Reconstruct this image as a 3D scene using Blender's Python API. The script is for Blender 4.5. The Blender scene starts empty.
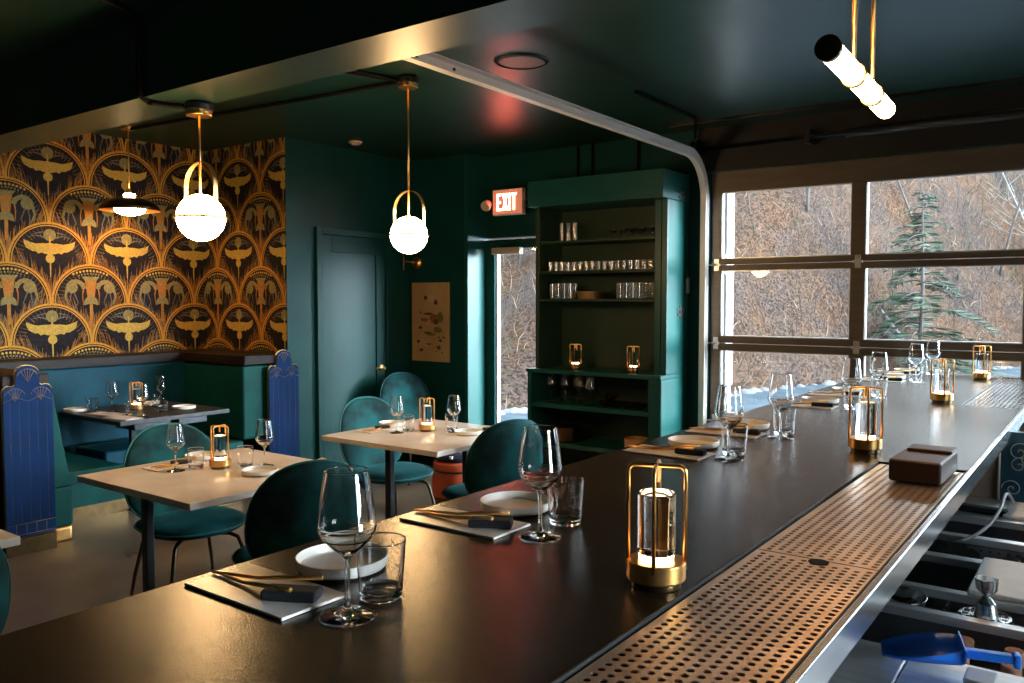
import bpy, bmesh, math, random
from mathutils import Vector, Matrix, Euler
random.seed(7)
PI = math.pi
scene = bpy.context.scene
COL = scene.collection

# ------------------------------------------------------------------ materials
def new_mat(name):
    m = bpy.data.materials.new(name); m.use_nodes = True
    nt = m.node_tree
    return m, nt, nt.nodes['Principled BSDF']

def N(nt, kind, **kw):
    n = nt.nodes.new(kind)
    for k, v in kw.items():
        if k in n.inputs: n.inputs[k].default_value = v
        else: setattr(n, k, v)
    return n

def c4(c): return (c[0], c[1], c[2], 1.0)

def mat(name, col, rough=.5, metal=0., noise=0., nscale=8., bump=0., bscale=60., rvar=0., sheen=0., spec=.5, coat=0., stretch=None, col2=None, emit=None, es=0.):
    m, nt, b = new_mat(name)
    b.inputs['Base Color'].default_value = c4(col)
    b.inputs['Roughness'].default_value = rough
    b.inputs['Metallic'].default_value = metal
    b.inputs['Specular IOR Level'].default_value = spec
    if coat: b.inputs['Coat Weight'].default_value = coat; b.inputs['Coat Roughness'].default_value = .08
    if sheen:
        b.inputs['Sheen Weight'].default_value = sheen
        b.inputs['Sheen Roughness'].default_value = .35
        b.inputs['Sheen Tint'].default_value = (min(1, col[0]*5+.1), min(1, col[1]*4+.2), min(1, col[2]*4+.2), 1)
    tc = N(nt, 'ShaderNodeTexCoord'); mp = N(nt, 'ShaderNodeMapping')
    nt.links.new(tc.outputs['Object'], mp.inputs['Vector'])
    if stretch: mp.inputs['Scale'].default_value = stretch
    if noise:
        t = N(nt, 'ShaderNodeTexNoise', Scale=nscale, Detail=6.)
        nt.links.new(mp.outputs[0], t.inputs['Vector'])
        r = N(nt, 'ShaderNodeValToRGB')
        a = col2 if col2 else tuple(x*(1-noise) for x in col)
        d = tuple(min(1, x*(1+noise)) for x in col) if not col2 else col
        r.color_ramp.elements[0].color = c4(a); r.color_ramp.elements[1].color = c4(d)
        r.color_ramp.elements[0].position = .32; r.color_ramp.elements[1].position = .68
        nt.links.new(t.outputs['Fac'], r.inputs[0]); nt.links.new(r.outputs[0], b.inputs['Base Color'])
        if rvar:
            mr = N(nt, 'ShaderNodeMapRange'); mr.inputs[3].default_value = max(0, rough-rvar); mr.inputs[4].default_value = rough+rvar
            nt.links.new(t.outputs['Fac'], mr.inputs[0]); nt.links.new(mr.outputs[0], b.inputs['Roughness'])
    if bump:
        t2 = N(nt, 'ShaderNodeTexNoise', Scale=bscale, Detail=4.)
        nt.links.new(mp.outputs[0], t2.inputs['Vector'])
        bp = N(nt, 'ShaderNodeBump', Strength=bump, Distance=.004)
        nt.links.new(t2.outputs['Fac'], bp.inputs['Height']); nt.links.new(bp.outputs[0], b.inputs['Normal'])
    if emit:
        b.inputs['Emission Color'].default_value = c4(emit); b.inputs['Emission Strength'].default_value = es
    return m

def glass_mat(name, col=(1, 1, 1), ior=1.45, rough=0.):
    m, nt, b = new_mat(name)
    b.inputs['Base Color'].default_value = c4(col); b.inputs['Roughness'].default_value = rough
    b.inputs['Transmission Weight'].default_value = 1.; b.inputs['IOR'].default_value = ior
    return m

def pane_mat(name, tint=(.93, .97, .96)):
    m = bpy.data.materials.new(name); m.use_nodes = True; nt = m.node_tree
    for n in list(nt.nodes): nt.nodes.remove(n)
    out = N(nt, 'ShaderNodeOutputMaterial'); mix = N(nt, 'ShaderNodeMixShader')
    tr = N(nt, 'ShaderNodeBsdfTransparent'); tr.inputs[0].default_value = c4(tint)
    gl = N(nt, 'ShaderNodeBsdfGlossy'); gl.inputs['Roughness'].default_value = .02
    fr = N(nt, 'ShaderNodeFresnel', IOR=1.4)
    ge = N(nt, 'ShaderNodeNewGeometry'); io = N(nt, 'ShaderNodeMapRange'); io.inputs[3].default_value = 1.4; io.inputs[4].default_value = 1/1.4
    nt.links.new(ge.outputs['Backfacing'], io.inputs[0]); nt.links.new(io.outputs[0], fr.inputs['IOR'])
    nt.links.new(fr.outputs[0], mix.inputs[0]); nt.links.new(tr.outputs[0], mix.inputs[1]); nt.links.new(gl.outputs[0], mix.inputs[2])
    nt.links.new(mix.outputs[0], out.inputs['Surface'])
    return m

M = {}
M['paint'] = mat('green_paint', (.004, .050, .046), .42, spec=.2, noise=.12, nscale=3, bump=.05, bscale=90)
M['ceil'] = mat('green_ceiling_paint', (.006, .032, .022), .36, noise=.15, nscale=2, bump=.015, bscale=20)
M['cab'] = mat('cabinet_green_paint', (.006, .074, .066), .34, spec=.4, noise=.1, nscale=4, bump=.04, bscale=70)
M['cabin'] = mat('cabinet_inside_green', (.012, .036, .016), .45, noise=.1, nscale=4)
M['floor'] = mat('polished_concrete', (.17, .125, .085), .30, noise=.35, nscale=2.6, rvar=.08)
M['bar'] = mat('dark_bar_top', (.024, .013, .007), .24, noise=.3, nscale=60, rvar=.02, bump=.10, bscale=330, spec=.33)
M['barbody'] = mat('dark_bar_body', (.02, .03, .028), .5, noise=.2)
M['steel'] = mat('stainless_steel', (.62, .63, .64), .27, 1., noise=.12, nscale=6, rvar=.06, stretch=(1, 14, 1))
M['steelx'] = mat('stainless_steel_sinks', (.72, .74, .77), .45, .8, noise=.12, nscale=6, rvar=.06, stretch=(1, 10, 10))
M['warm_traysteel'] = mat('warm_lit_perforated_steel', (.88, .68, .54), .33, 1., noise=.1, nscale=9, rvar=.05)  # orange tint paints in the warm reflection of the tube pendant
M['warm_traysteel2'] = mat('plain_perforated_steel', (.66, .66, .68), .19, 1., noise=.1, nscale=9)  # same steel without the painted warm reflection
M['darksteel'] = mat('dark_steel', (.05, .05, .055), .35, 1., noise=.1)
M['brass'] = mat('brass', (.78, .44, .15), .32, 1., noise=.15, nscale=20, rvar=.05)
M['bronze'] = mat('dark_bronze', (.16, .10, .045), .3, 1., noise=.2, nscale=20)
M['chairleg'] = mat('bronze_chair_leg', (.10, .075, .05), .35, 1.)
M['black'] = mat('black_metal', (.012, .012, .013), .45, 0., noise=.1)
M['blackwood'] = mat('black_brown_wood', (.016, .008, .005), .5, spec=.2, noise=.4, nscale=5, stretch=(1, 1, 8))
M['velvet'] = mat('teal_velvet', (.002, .052, .054), .75, noise=.75, nscale=6, sheen=.3, bump=.12, bscale=160, spec=.2)
M['piping'] = mat('teal_piping', (.004, .11, .11), .6, sheen=.4)
M['bench'] = mat('teal_vinyl', (.003, .065, .058),   .55, spec=.15, noise=.2, nscale=5, bump=.05, bscale=120)
M['benchblue'] = mat('blue_teal_vinyl', (.003, .055, .085),   .55, spec=.15, noise=.2, nscale=5, bump=.05, bscale=120)
M['blue'] = mat('blue_panel_paint', (.005, .024, .085), .6, spec=.06, noise=.15, nscale=6)
M['gold'] = mat('gold_line', (.55, .30, .07), .35, .8)
M['marble'] = mat('marble', (.90, .80, .70), .16, noise=.25, nscale=3.2, col2=(.68, .58, .49), rvar=.03)
M['slab'] = mat('slab_marble', (.86, .80, .74), .3, noise=.25, nscale=9, col2=(.55, .48, .44))
M['ceramic'] = mat('cream_ceramic', (.84, .80, .74), .28, noise=.06, nscale=20)
M['ceramicbase'] = mat('dark_ceramic_foot', (.03, .025, .022), .4)
M['woodplate'] = mat('tan_wood', (.5, .27, .11), .4, noise=.25, nscale=6, stretch=(1, 8, 1))
M['napkin'] = mat('black_linen', (.006, .007, .010), .8, noise=.2, nscale=50, bump=.3, bscale=300)
M['walnut'] = mat('walnut_block', (.085, .03, .018), .42, noise=.4, nscale=7, stretch=(1, 9, 1))
M['glass'] = glass_mat('drinking_glass')
M['edge'] = mat('polished_steel_edge', (.72,.74,.76), .22, 1.)
M['crystal'] = glass_mat('crystal_cylinder', ior=1.42)
M['pane'] = pane_mat('window_pane')
def shelf_glass(name):
    m = bpy.data.materials.new(name); m.use_nodes = True; nt = m.node_tree
    for n in list(nt.nodes): nt.nodes.remove(n)
    out = N(nt, 'ShaderNodeOutputMaterial'); mix = N(nt, 'ShaderNodeMixShader')
    tr = N(nt, 'ShaderNodeBsdfTransparent'); tr.inputs[0].default_value = (.93, .94, .93, 1)
    gl = N(nt, 'ShaderNodeBsdfGlossy'); gl.inputs['Roughness'].default_value = .16
    lw = N(nt, 'ShaderNodeLayerWeight', Blend=.35); mr = N(nt, 'ShaderNodeMapRange'); mr.inputs[3].default_value = .16; mr.inputs[4].default_value = .85
    nt.links.new(lw.outputs['Facing'], mr.inputs[0]); nt.links.new(mr.outputs[0], mix.inputs[0]); nt.links.new(tr.outputs[0], mix.inputs[1]); nt.links.new(gl.outputs[0], mix.inputs[2])
    nt.links.new(mix.outputs[0], out.inputs['Surface'])
    return m
M['shelfglass'] = shelf_glass('thin_cut_glass')
M['conduit'] = mat('black_conduit_paint', (.004, .004, .004), .7, spec=.1)
M['header_shade'] = mat('header_shade_black', (.004, .004, .0035), .6, noise=.2)  # black puts the shade above the overhead door into the colour
M['doorframe'] = mat('bronze_aluminium', (.115, .085, .058), .42, .3, noise=.12, nscale=4, stretch=(1, 8, 8))
M['galv'] = mat('galvanised_steel', (.55, .55, .56), .35, 1., noise=.2, nscale=30)
M['track'] = mat('white_track_paint', (.70, .66, .62), .4, .1)
M['white'] = mat('white_trim', (0.4650, 0.4712, 0.4836), .5)
M['whitecloth'] = mat('white_cloth', (.7, .7, .7), .85, noise=.1, nscale=30)
M['orangeglow'] = mat('warm_lamp_disc', (1, .8, .5), .4, emit=(1, .62, .28), es=14)
M['lampglow'] = mat('warm_white_disc', (1, .8, .5), .4, emit=(1, .70, .40), es=10)
M['globe'] = mat('opal_globe_glass', (.9, .85, .75), .25, emit=(1, .62, .27), es=62)
M['bulb'] = mat('opal_bulb', (.9, .85, .75), .25, emit=(1, .62, .28), es=60)
M['tube'] = mat('opal_tube_glass', (.9, .85, .75), .25, emit=(1, .56, .23), es=46)
M['signface'] = mat('exit_sign_face', (.55, .26, .18), .4, emit=(1, .30, .17), es=.45)
M['signletter'] = mat('exit_sign_letters', (.9, .3, .2), .4, emit=(1, .16, .10), es=40)
M['signcase'] = mat('exit_sign_case', (.55, .42, .33), .45)
M['paper'] = mat('aged_paper', (.50, .30, .12), .7, noise=.12, nscale=5)
M['ink1'] = mat('brown_ink', (.10, .04, .02), .7)
M['ink2'] = mat('olive_ink', (.16, .13, .03), .7)
M['ink3'] = mat('rust_ink', (.28, .09, .03), .7)
M['ink4'] = mat('pale_ink', (.5, .38, .28), .7)
M['orangefab'] = mat('rust_orange_leather', (.42, .07, .025), .5, noise=.25, nscale=9)
M['dots'] = mat('navy_cushion', (.008, .012, .035), .8)
M['scoop'] = mat('blue_plastic', (.012, .20, .85), .32, noise=.05)
M['board'] = mat('white_cutting_board', (.62, .66, .70), .5, noise=.05, nscale=20)
M['basin'] = mat('shaded_steel_basin', (.16, .16, .17), .35, .9)  # sink steel darkened to put the shade of the cavities into its colour
M['cork'] = mat('cork', (.38, .20, .13), .8, noise=.3, nscale=80)
M['bottle'] = mat('dark_bottle_glass', (.02, .018, .012), .12)
M['cord'] = mat('grey_cord', (.5, .5, .5), .5)
M['boardblue'] = mat('blue_chalk_board', (.03, .10, .15), .4, noise=.25, nscale=5)
M['chalk'] = mat('white_chalk', (.6, .66, .66), .9)
M['asphalt'] = mat('wet_asphalt', (0.0341, 0.0465, 0.0589), .85, noise=.3, nscale=3, spec=.1)
M['concrete'] = mat('pale_concrete', (0.2604, 0.2604, 0.2604), .8, noise=.2, nscale=4)
M['bark'] = mat('grey_bark', (0.0620, 0.0527, 0.0496), .9, noise=.4, nscale=6, stretch=(1, 1, .3))
M['palebark'] = mat('pale_bark', (0.1612, 0.1550, 0.1488), .9, noise=.4, nscale=6, stretch=(1, 1, .3))
M['twig'] = mat('dry_twigs', (.045, .036, .036), .9, noise=.4, nscale=4)
M['twig2'] = mat('pale_straw', (0.1860, 0.1240, 0.0806), .9, noise=.4, nscale=4)
M['twig3'] = mat('mossy_brush', (0.0372, 0.0465, 0.0217), .9, noise=.4, nscale=4)
M['needles'] = mat('evergreen_needles', (0.0112, 0.0310, 0.0136), .7, noise=.4, nscale=5)
M['snow'] = mat('dirty_snow', (.085, .092, .10), .6, noise=.3, nscale=5, bump=.5, bscale=12)
M['copper'] = mat('copper_mesh', (.55, .30, .12), .4, .9, bump=.5, bscale=150)
M['wpbase'] = mat('wallpaper_ground', (.013, .011, .014), .75, spec=.15, noise=.25, nscale=60)
M['wpdisc'] = mat('wallpaper_dark', (.018, .014, .016), .75, spec=.15, noise=.4, nscale=90)
M['wpgold'] = mat('wallpaper_gold', (.55, .28, .04), .75, spec=.15, noise=.2, nscale=70)
M['wpbird'] = mat('wallpaper_bird_gold', (.50, .34, .07), .75, spec=.15, noise=.25, nscale=90)
M['wpgrass'] = mat('wallpaper_reeds', (.29, .135, .025), .75, spec=.15, noise=.4, nscale=50)
M['wporange'] = mat('wallpaper_orange', (.38, .17, .035), .75, spec=.15, noise=.25, nscale=60)
M['wpgrey'] = mat('wallpaper_olive', (.24, .20, .08), .75, spec=.15, noise=.3, nscale=90)
M['wpblue'] = mat('wallpaper_slate', (.12, .115, .11), .75, spec=.15, noise=.3, nscale=90)

def hill_material():
    m, nt, b = new_mat('leaf_litter'); b.inputs['Roughness'].default_value = .95; b.inputs['Specular IOR Level'].default_value = .1
    tc = N(nt, 'ShaderNodeTexCoord')
    n1 = N(nt, 'ShaderNodeTexNoise', Scale=.45, Detail=8., Roughness=.7); n2 = N(nt, 'ShaderNodeTexVoronoi', Scale=26.)
    n3 = N(nt, 'ShaderNodeTexNoise', Scale=4., Detail=10., Roughness=.85)
    for n in (n1, n2, n3): nt.links.new(tc.outputs['Object'], n.inputs['Vector'])
    r = N(nt, 'ShaderNodeValToRGB'); e = r.color_ramp.elements
    e[0].position = .36; e[0].color = (0.0100, 0.0095, 0.0125, 1); e[1].position = .72; e[1].color = (0.0775, 0.0372, 0.0174, 1)
    x = e.new(.45); x.color = (0.0384, 0.0279, 0.0248, 1); x = e.new(.58); x.color = (0.0527, 0.0260, 0.0136, 1)
    nt.links.new(n1.outputs['Fac'], r.inputs[0])
    r2 = N(nt, 'ShaderNodeValToRGB'); e = r2.color_ramp.elements
    e[0].position = .3; e[0].color = (0.0186, 0.0149, 0.0136, 1); e[1].position = .75; e[1].color = (0.1054, 0.0713, 0.0496, 1)
    x = e.new(.52); x.color = (0.0465, 0.0279, 0.0186, 1)
    nt.links.new(n3.outputs['Fac'], r2.inputs[0])
    mx = N(nt, 'ShaderNodeMix', data_type='RGBA'); mx.inputs[0].default_value = .45
    nt.links.new(r.outputs[0], mx.inputs[6]); nt.links.new(r2.outputs[0], mx.inputs[7])
    hs = N(nt, 'ShaderNodeHueSaturation'); mr = N(nt, 'ShaderNodeMapRange'); mr.inputs[3].default_value = .35; mr.inputs[4].default_value = 2.0
    sep = N(nt, 'ShaderNodeSeparateColor'); nt.links.new(n2.outputs['Color'], sep.inputs[0])
    nt.links.new(sep.outputs[0], mr.inputs[0]); nt.links.new(mr.outputs[0], hs.inputs['Value'])
    nt.links.new(mx.outputs[2], hs.inputs['Color']); nt.links.new(hs.outputs[0], b.inputs['Base Color'])
    bp = N(nt, 'ShaderNodeBump', Strength=.9, Distance=.12); nt.links.new(n3.outputs['Fac'], bp.inputs['Height']); nt.links.new(bp.outputs[0], b.inputs['Normal'])
    return m
M['hill'] = hill_material()

# ------------------------------------------------------------------ mesh builder
class MB:
    def __init__(s): s.v = []; s.f = []; s.m = []; s.sm = []
    def add(s, vs, fs, mi=0, smooth=False):
        o = len(s.v); s.v += [tuple(v) for v in vs]
        for f in fs: s.f.append(tuple(i+o for i in f)); s.m.append(mi); s.sm.append(smooth)
        return s
    def box(s, a, b, mi=0, M4=None):
        x0, y0, z0 = a; x1, y1, z1 = b
        vs = [(x0,y0,z0),(x1,y0,z0),(x1,y1,z0),(x0,y1,z0),(x0,y0,z1),(x1,y0,z1),(x1,y1,z1),(x0,y1,z1)]
        if M4: vs = [M4 @ Vector(v) for v in vs]
        return s.add(vs, [(0,3,2,1),(4,5,6,7),(0,1,5,4),(1,2,6,5),(2,3,7,6),(3,0,4,7)], mi)
    def prism(s, poly, f, t0, t1, mi=0, smooth=False):
        """poly: list of (u,v); f(u,v,t)->xyz"""
        n = len(poly)
        vs = [f(u, v, t0) for u, v in poly] + [f(u, v, t1) for u, v in poly]
        fs = [tuple(range(n-1, -1, -1)), tuple(range(n, 2*n))]
        s.add(vs, fs, mi)
        o = len(s.v)-2*n
        for i in range(n):
            j = (i+1) % n; s.f.append((o+i, o+j, o+n+j, o+n+i)); s.m.append(mi); s.sm.append(smooth)
        return s
    def lathe(s, prof, n=32, c=(0,0,0), mi=0, close=False, smooth=True):
        vs = []; fs = []
        idx = []
        if smooth:     # holding loops keep the shading of long faces flat beside sharp corners
            P2 = [prof[0]]; pp_ = list(zip(prof, prof[1:]))
            for (r0, z0), (r1, z1) in pp_:
                L_ = math.hypot(r1-r0, z1-z0)
                if L_ > .004:
                    t = .0011/L_; P2 += [(r0+(r1-r0)*t, z0+(z1-z0)*t), (r1+(r0-r1)*t, z1+(z0-z1)*t)]
                P2.append((r1, z1))
            prof = P2
        for r, z in prof:
            if r < 1e-6: idx.append([len(vs)]*n); vs.append((c[0], c[1], c[2]+z))
            else:
                k = len(vs); idx.append([k+i for i in range(n)])
                vs += [(c[0]+r*math.cos(2*PI*i/n), c[1]+r*math.sin(2*PI*i/n), c[2]+z) for i in range(n)]
        pr = list(zip(idx, idx[1:]))
        if close: pr.append((idx[-1], idx[0]))
        for A, B in pr:
            for i in range(n):
                j = (i+1) % n
                q = [A[i], A[j], B[j], B[i]]
                u = []
                for w in q:
                    if w not in u: u.append(w)
                if len(u) >= 3: fs.append(tuple(u))
        return s.add(vs, fs, mi, smooth)
    def tube(s, pts, r, n=8, mi=0, caps=True, closed=False):
        P = [Vector(p) for p in pts]; R = r if isinstance(r, (list, tuple)) else [r]*len(P)
        rings = []; vs = []
        up = None; L = len(P)
        for i, p in enumerate(P):
            if closed: d = (P[(i+1) % L]-P[i-1]).normalized()
            else:
                a = P[max(0, i-1)]; b = P[min(L-1, i+1)]; d = (b-a).normalized()
            if up is None:
                up = Vector((0,0,1)) if abs(d.z) < .9 else Vector((1,0,0))
            sd = d.cross(up).normalized(); up = sd.cross(d).normalized()
            k = 1.
            rings.append(len(vs))
            for j in range(n):
                a = 2*PI*j/n; vs.append(p + (sd*math.cos(a)+up*math.sin(a))*R[i]*k)
        fs = []
        rng = range(L) if closed else range(L-1)
        for i in rng:
            A = rings[i]; B = rings[(i+1) % L]
            for j in range(n): fs.append((A+j, A+(j+1) % n, B+(j+1) % n, B+j))
        if caps and not closed:
            fs.append(tuple(range(n-1, -1, -1))); fs.append(tuple(rings[-1]+j for j in range(n)))
        return s.add(vs, fs, mi, True)
    def build(s, name, mats, parent=None, loc=(0,0,0), bevel=0., segs=2, rot=None):
        me = bpy.data.meshes.new(name); me.from_pydata(s.v, [], s.f)
        if not isinstance(mats, (list, tuple)): mats = [mats]
        for m in mats: me.materials.append(m)
        me.polygons.foreach_set('material_index', s.m)
        me.polygons.foreach_set('use_smooth', s.sm)
        bm = bmesh.new(); bm.from_mesh(me); bmesh.ops.recalc_face_normals(bm, faces=bm.faces); bm.to_mesh(me); bm.free()
        me.update()
        o = bpy.data.objects.new(name, me); COL.objects.link(o); o.location = loc
        if rot: o.rotation_euler = rot
        if parent: o.parent = parent
        if bevel:
            b = o.modifiers.new('Bevel', 'BEVEL'); b.width = bevel; b.segments = segs; b.limit_method = 'ANGLE'; b.angle_limit = math.radians(40)
        return o

def rectmb(a, b): return MB().box(a, b)
def arc(cx, cy, r, a0, a1, n): return [(cx+r*math.cos(a0+(a1-a0)*i/n), cy+r*math.sin(a0+(a1-a0)*i/n)) for i in range(n+1)]

def tag(o, label=None, cat=None, group=None, kind=None):
    if label: o['label'] = label
    if cat: o['category'] = cat
    if group: o['group'] = group
    if kind: o['kind'] = kind
    return o
def empty(name, label, cat, loc=(0,0,0), rz=0, group=None):
    o = bpy.data.objects.new(name, None); COL.objects.link(o); o.location = loc; o.rotation_euler = (0,0,rz)
    o.empty_display_size = .05
    return tag(o, label, cat, group)
def dup(root, loc=None, rz=None, label=None, group=None, scale=None):
    def rec(o, par):
        c = o.copy(); COL.objects.link(c)
        if par: c.parent = par
        for ch in CH(o): rec(ch, c)
        return c
    r = rec(root, None)
    if loc is not None: r.location = loc
    if rz is not None: r.rotation_euler = (0,0,rz)
    if scale: r.scale = scale
    if label: r['label'] = label
    if group: r['group'] = group
    return r
def CH(o): return [x for x in COL.objects if x.parent == o]
class Proto:
    """first use returns the original, later uses return copies"""
    def __init__(s, o): s.o = o; s.used = False
    def put(s, loc, rz=0, label=None, group=None, scale=None):
        if s.used: o = dup(s.o, loc, rz, label, group, scale)
        else:
            s.used = True; o = s.o; o.location = loc; o.rotation_euler = (0,0,rz)
            if scale: o.scale = scale
            if label: o['label'] = label
            if group: o['group'] = group
        if group is None and 'group' in o: del o['group']
        return o
def struct(name, mb, m, **k):
    o = mb.build(name, m, **k); o['kind'] = 'structure'; return o

# ------------------------------------------------------------------ dimensions
H = 2.83                      # ceiling
WX, AY, DX = -6.434, 4.277, -5.35    # booth wall, alcove wall, door wall
BY, GY = 5.71, 6.0            # art wall, outside wall plane
RX, NY = 3.2, -2.4            # right and near walls
T = .12

# ------------------------------------------------------------------ room shell
struct('floor', MB().box((WX-.3, NY-.2, -.1), (RX+.2, GY+.12, 0)), M['floor'])
struct('ceiling', MB().box((WX-.3, NY-.2, H), (RX+.2, GY+.12, H+.1)), M['ceil'])
struct('wall_near', MB().box((WX-.3, NY-.2, 0), (RX+.2, NY, H)), M['paint'])
WY0, WY1, WZ0, WZ1 = .9, 2.3, 1.05, 2.1
struct('wall_right', MB().box((RX, NY, 0), (RX+.2, WY0, H)).box((RX, WY1, 0), (RX+.2, GY+.12, H)).box((RX, WY0, 0), (RX+.2, WY1, WZ0)).box((RX, WY0, WZ1), (RX+.2, WY1, H)), M['paint'])
wn = empty('added_window', None, None, (0,0,0)); wn['kind'] = 'structure'  # added out of view to bring daylight onto the underbar and glassware
MB().box((RX+.04, WY0, WZ0), (RX+.10, WY0+.05, WZ1)).box((RX+.04, WY1-.05, WZ0), (RX+.10, WY1, WZ1)).box((RX+.04, WY0+.05, WZ0), (RX+.10, WY1-.05, WZ0+.05)).box((RX+.04, WY0+.05, WZ1-.05), (RX+.10, WY1-.05, WZ1)).build('added_window_frame', M['doorframe'], wn, bevel=.003)
MB().box((RX+.066, WY0+.05, WZ0+.05), (RX+.072, WY1-.05, WZ1-.05)).build('pane', M['pane'], wn)
struct('wall_door_side', MB().box((DX-T, AY+.1, 0), (DX, BY+.2, H)), M['paint'])
struct('wall_art_side', MB().box((DX, BY, 0), (-4.655, BY+.3, H)), M['paint'])
# outside wall: pieces round exit door (x -4.63..-3.75) and garage door (x -2.5..1.72)
struct('wall_back', MB().box((-4.66, GY-.03, 2.10), (-3.70, GY+.12, H)).box((-3.70, GY-.03, 0), (-2.50, GY+.12, H))
       .box((-2.50, GY-.03, 2.50), (2.75, GY+.12, H)).box((2.75, GY-.03, 0), (RX, GY+.12, H)), M['paint'])
struct('shade_trim_4', MB().box((-2.60, GY-.045, 2.505), (RX, GY-.031, H)), M['header_shade'])  # board laid over the green wall to carry the painted shade
struct('trim_1', MB().box((-4.68, BY-.02, 0), (-4.64, GY, H)), M['cab'])

# beam
struct('trim_2', MB().box((WX, 2.06, 2.45), (RX, 2.32, H)), M['ceil'])

# ------------------------------------------------------------------ wallpaper wall (pattern lives in the wall's own mesh)
S1 = DX - WX      # length of alcove part
SMIN = 1.3 - AY   # printed part of the booth wall
wp = MB()
PM = ['wpbase','wpdisc','wpgold','wpbird','wpgrass','wporange','wpgrey','wpblue']
PI_ = {k: i for i, k in enumerate(PM)}
wl = MB(); wa = MB()
wl.box((WX-.25, NY, 0), (WX, AY+.1, H), 8); wa.box((WX, AY, 0), (DX, AY+.1, H), 8)
def clip(poly, fn):
    out = []
    for i in range(len(poly)):
        a, b = poly[i-1], poly[i]; da, db = fn(a), fn(b)
        if (da >= 0) != (db >= 0):
            t = da/(da-db); out.append((a[0]+(b[0]-a[0])*t, a[1]+(b[1]-a[1])*t))
        if db >= 0: out.append(b)
    return out
def emit(poly, m, h):
    p = clip(poly, lambda q: q[1]-1.11)
    if len(p) < 3: return
    p = clip(p, lambda q: H-q[1])
    if len(p) < 3: return
    a = clip(p, lambda q: -q[0])
    if len(a) >= 3: a = clip(a, lambda q: q[0]-SMIN)
    if len(a) >= 3: wl.add([(WX+h, AY+s, z) for s, z in a], [tuple(range(len(a)))], PI_[m])
    b = clip(p, lambda q: q[0])
    if len(b) >= 3: b = clip(b, lambda q: S1-q[0])
    if len(b) >= 3: wa.add([(WX+s, AY-h, z) for s, z in b], [tuple(range(len(b)))], PI_[m])
emit([(SMIN,1.1),(S1,1.1),(S1,H),(SMIN,H)], 'wpbase', .0008)
R0 = .297
def fan(cx, cz, r, a0, a1, n, m, h):
    pts = arc(cx, cz, r, a0, a1, n)
    for p, q in zip(pts, pts[1:]): emit([(cx, cz), p, q], m, h)
def band(cx, cz, r0, r1, a0, a1, n, m, h):
    A = arc(cx, cz, r0, a0, a1, n); B = arc(cx, cz, r1, a0, a1, n)
    for i in range(n): emit([A[i], A[i+1], B[i+1], B[i]], m, h)
def stroke(pts, w, m, h):
    for i in range(len(pts)-1):
        (x0,y0),(x1,y1) = pts[i], pts[i+1]; d = math.hypot(x1-x0, y1-y0) or 1
        nx, ny = -(y1-y0)/d, (x1-x0)/d
        w0 = w*(1-.75*i/(len(pts)-1)); w1 = w*(1-.75*(i+1)/(len(pts)-1))
        emit([(x0-nx*w0,y0-ny*w0),(x0+nx*w0,y0+ny*w0),(x1+nx*w1,y1+ny*w1),(x1-nx*w1,y1-ny*w1)], m, h)
rs = random.Random(3)
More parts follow.
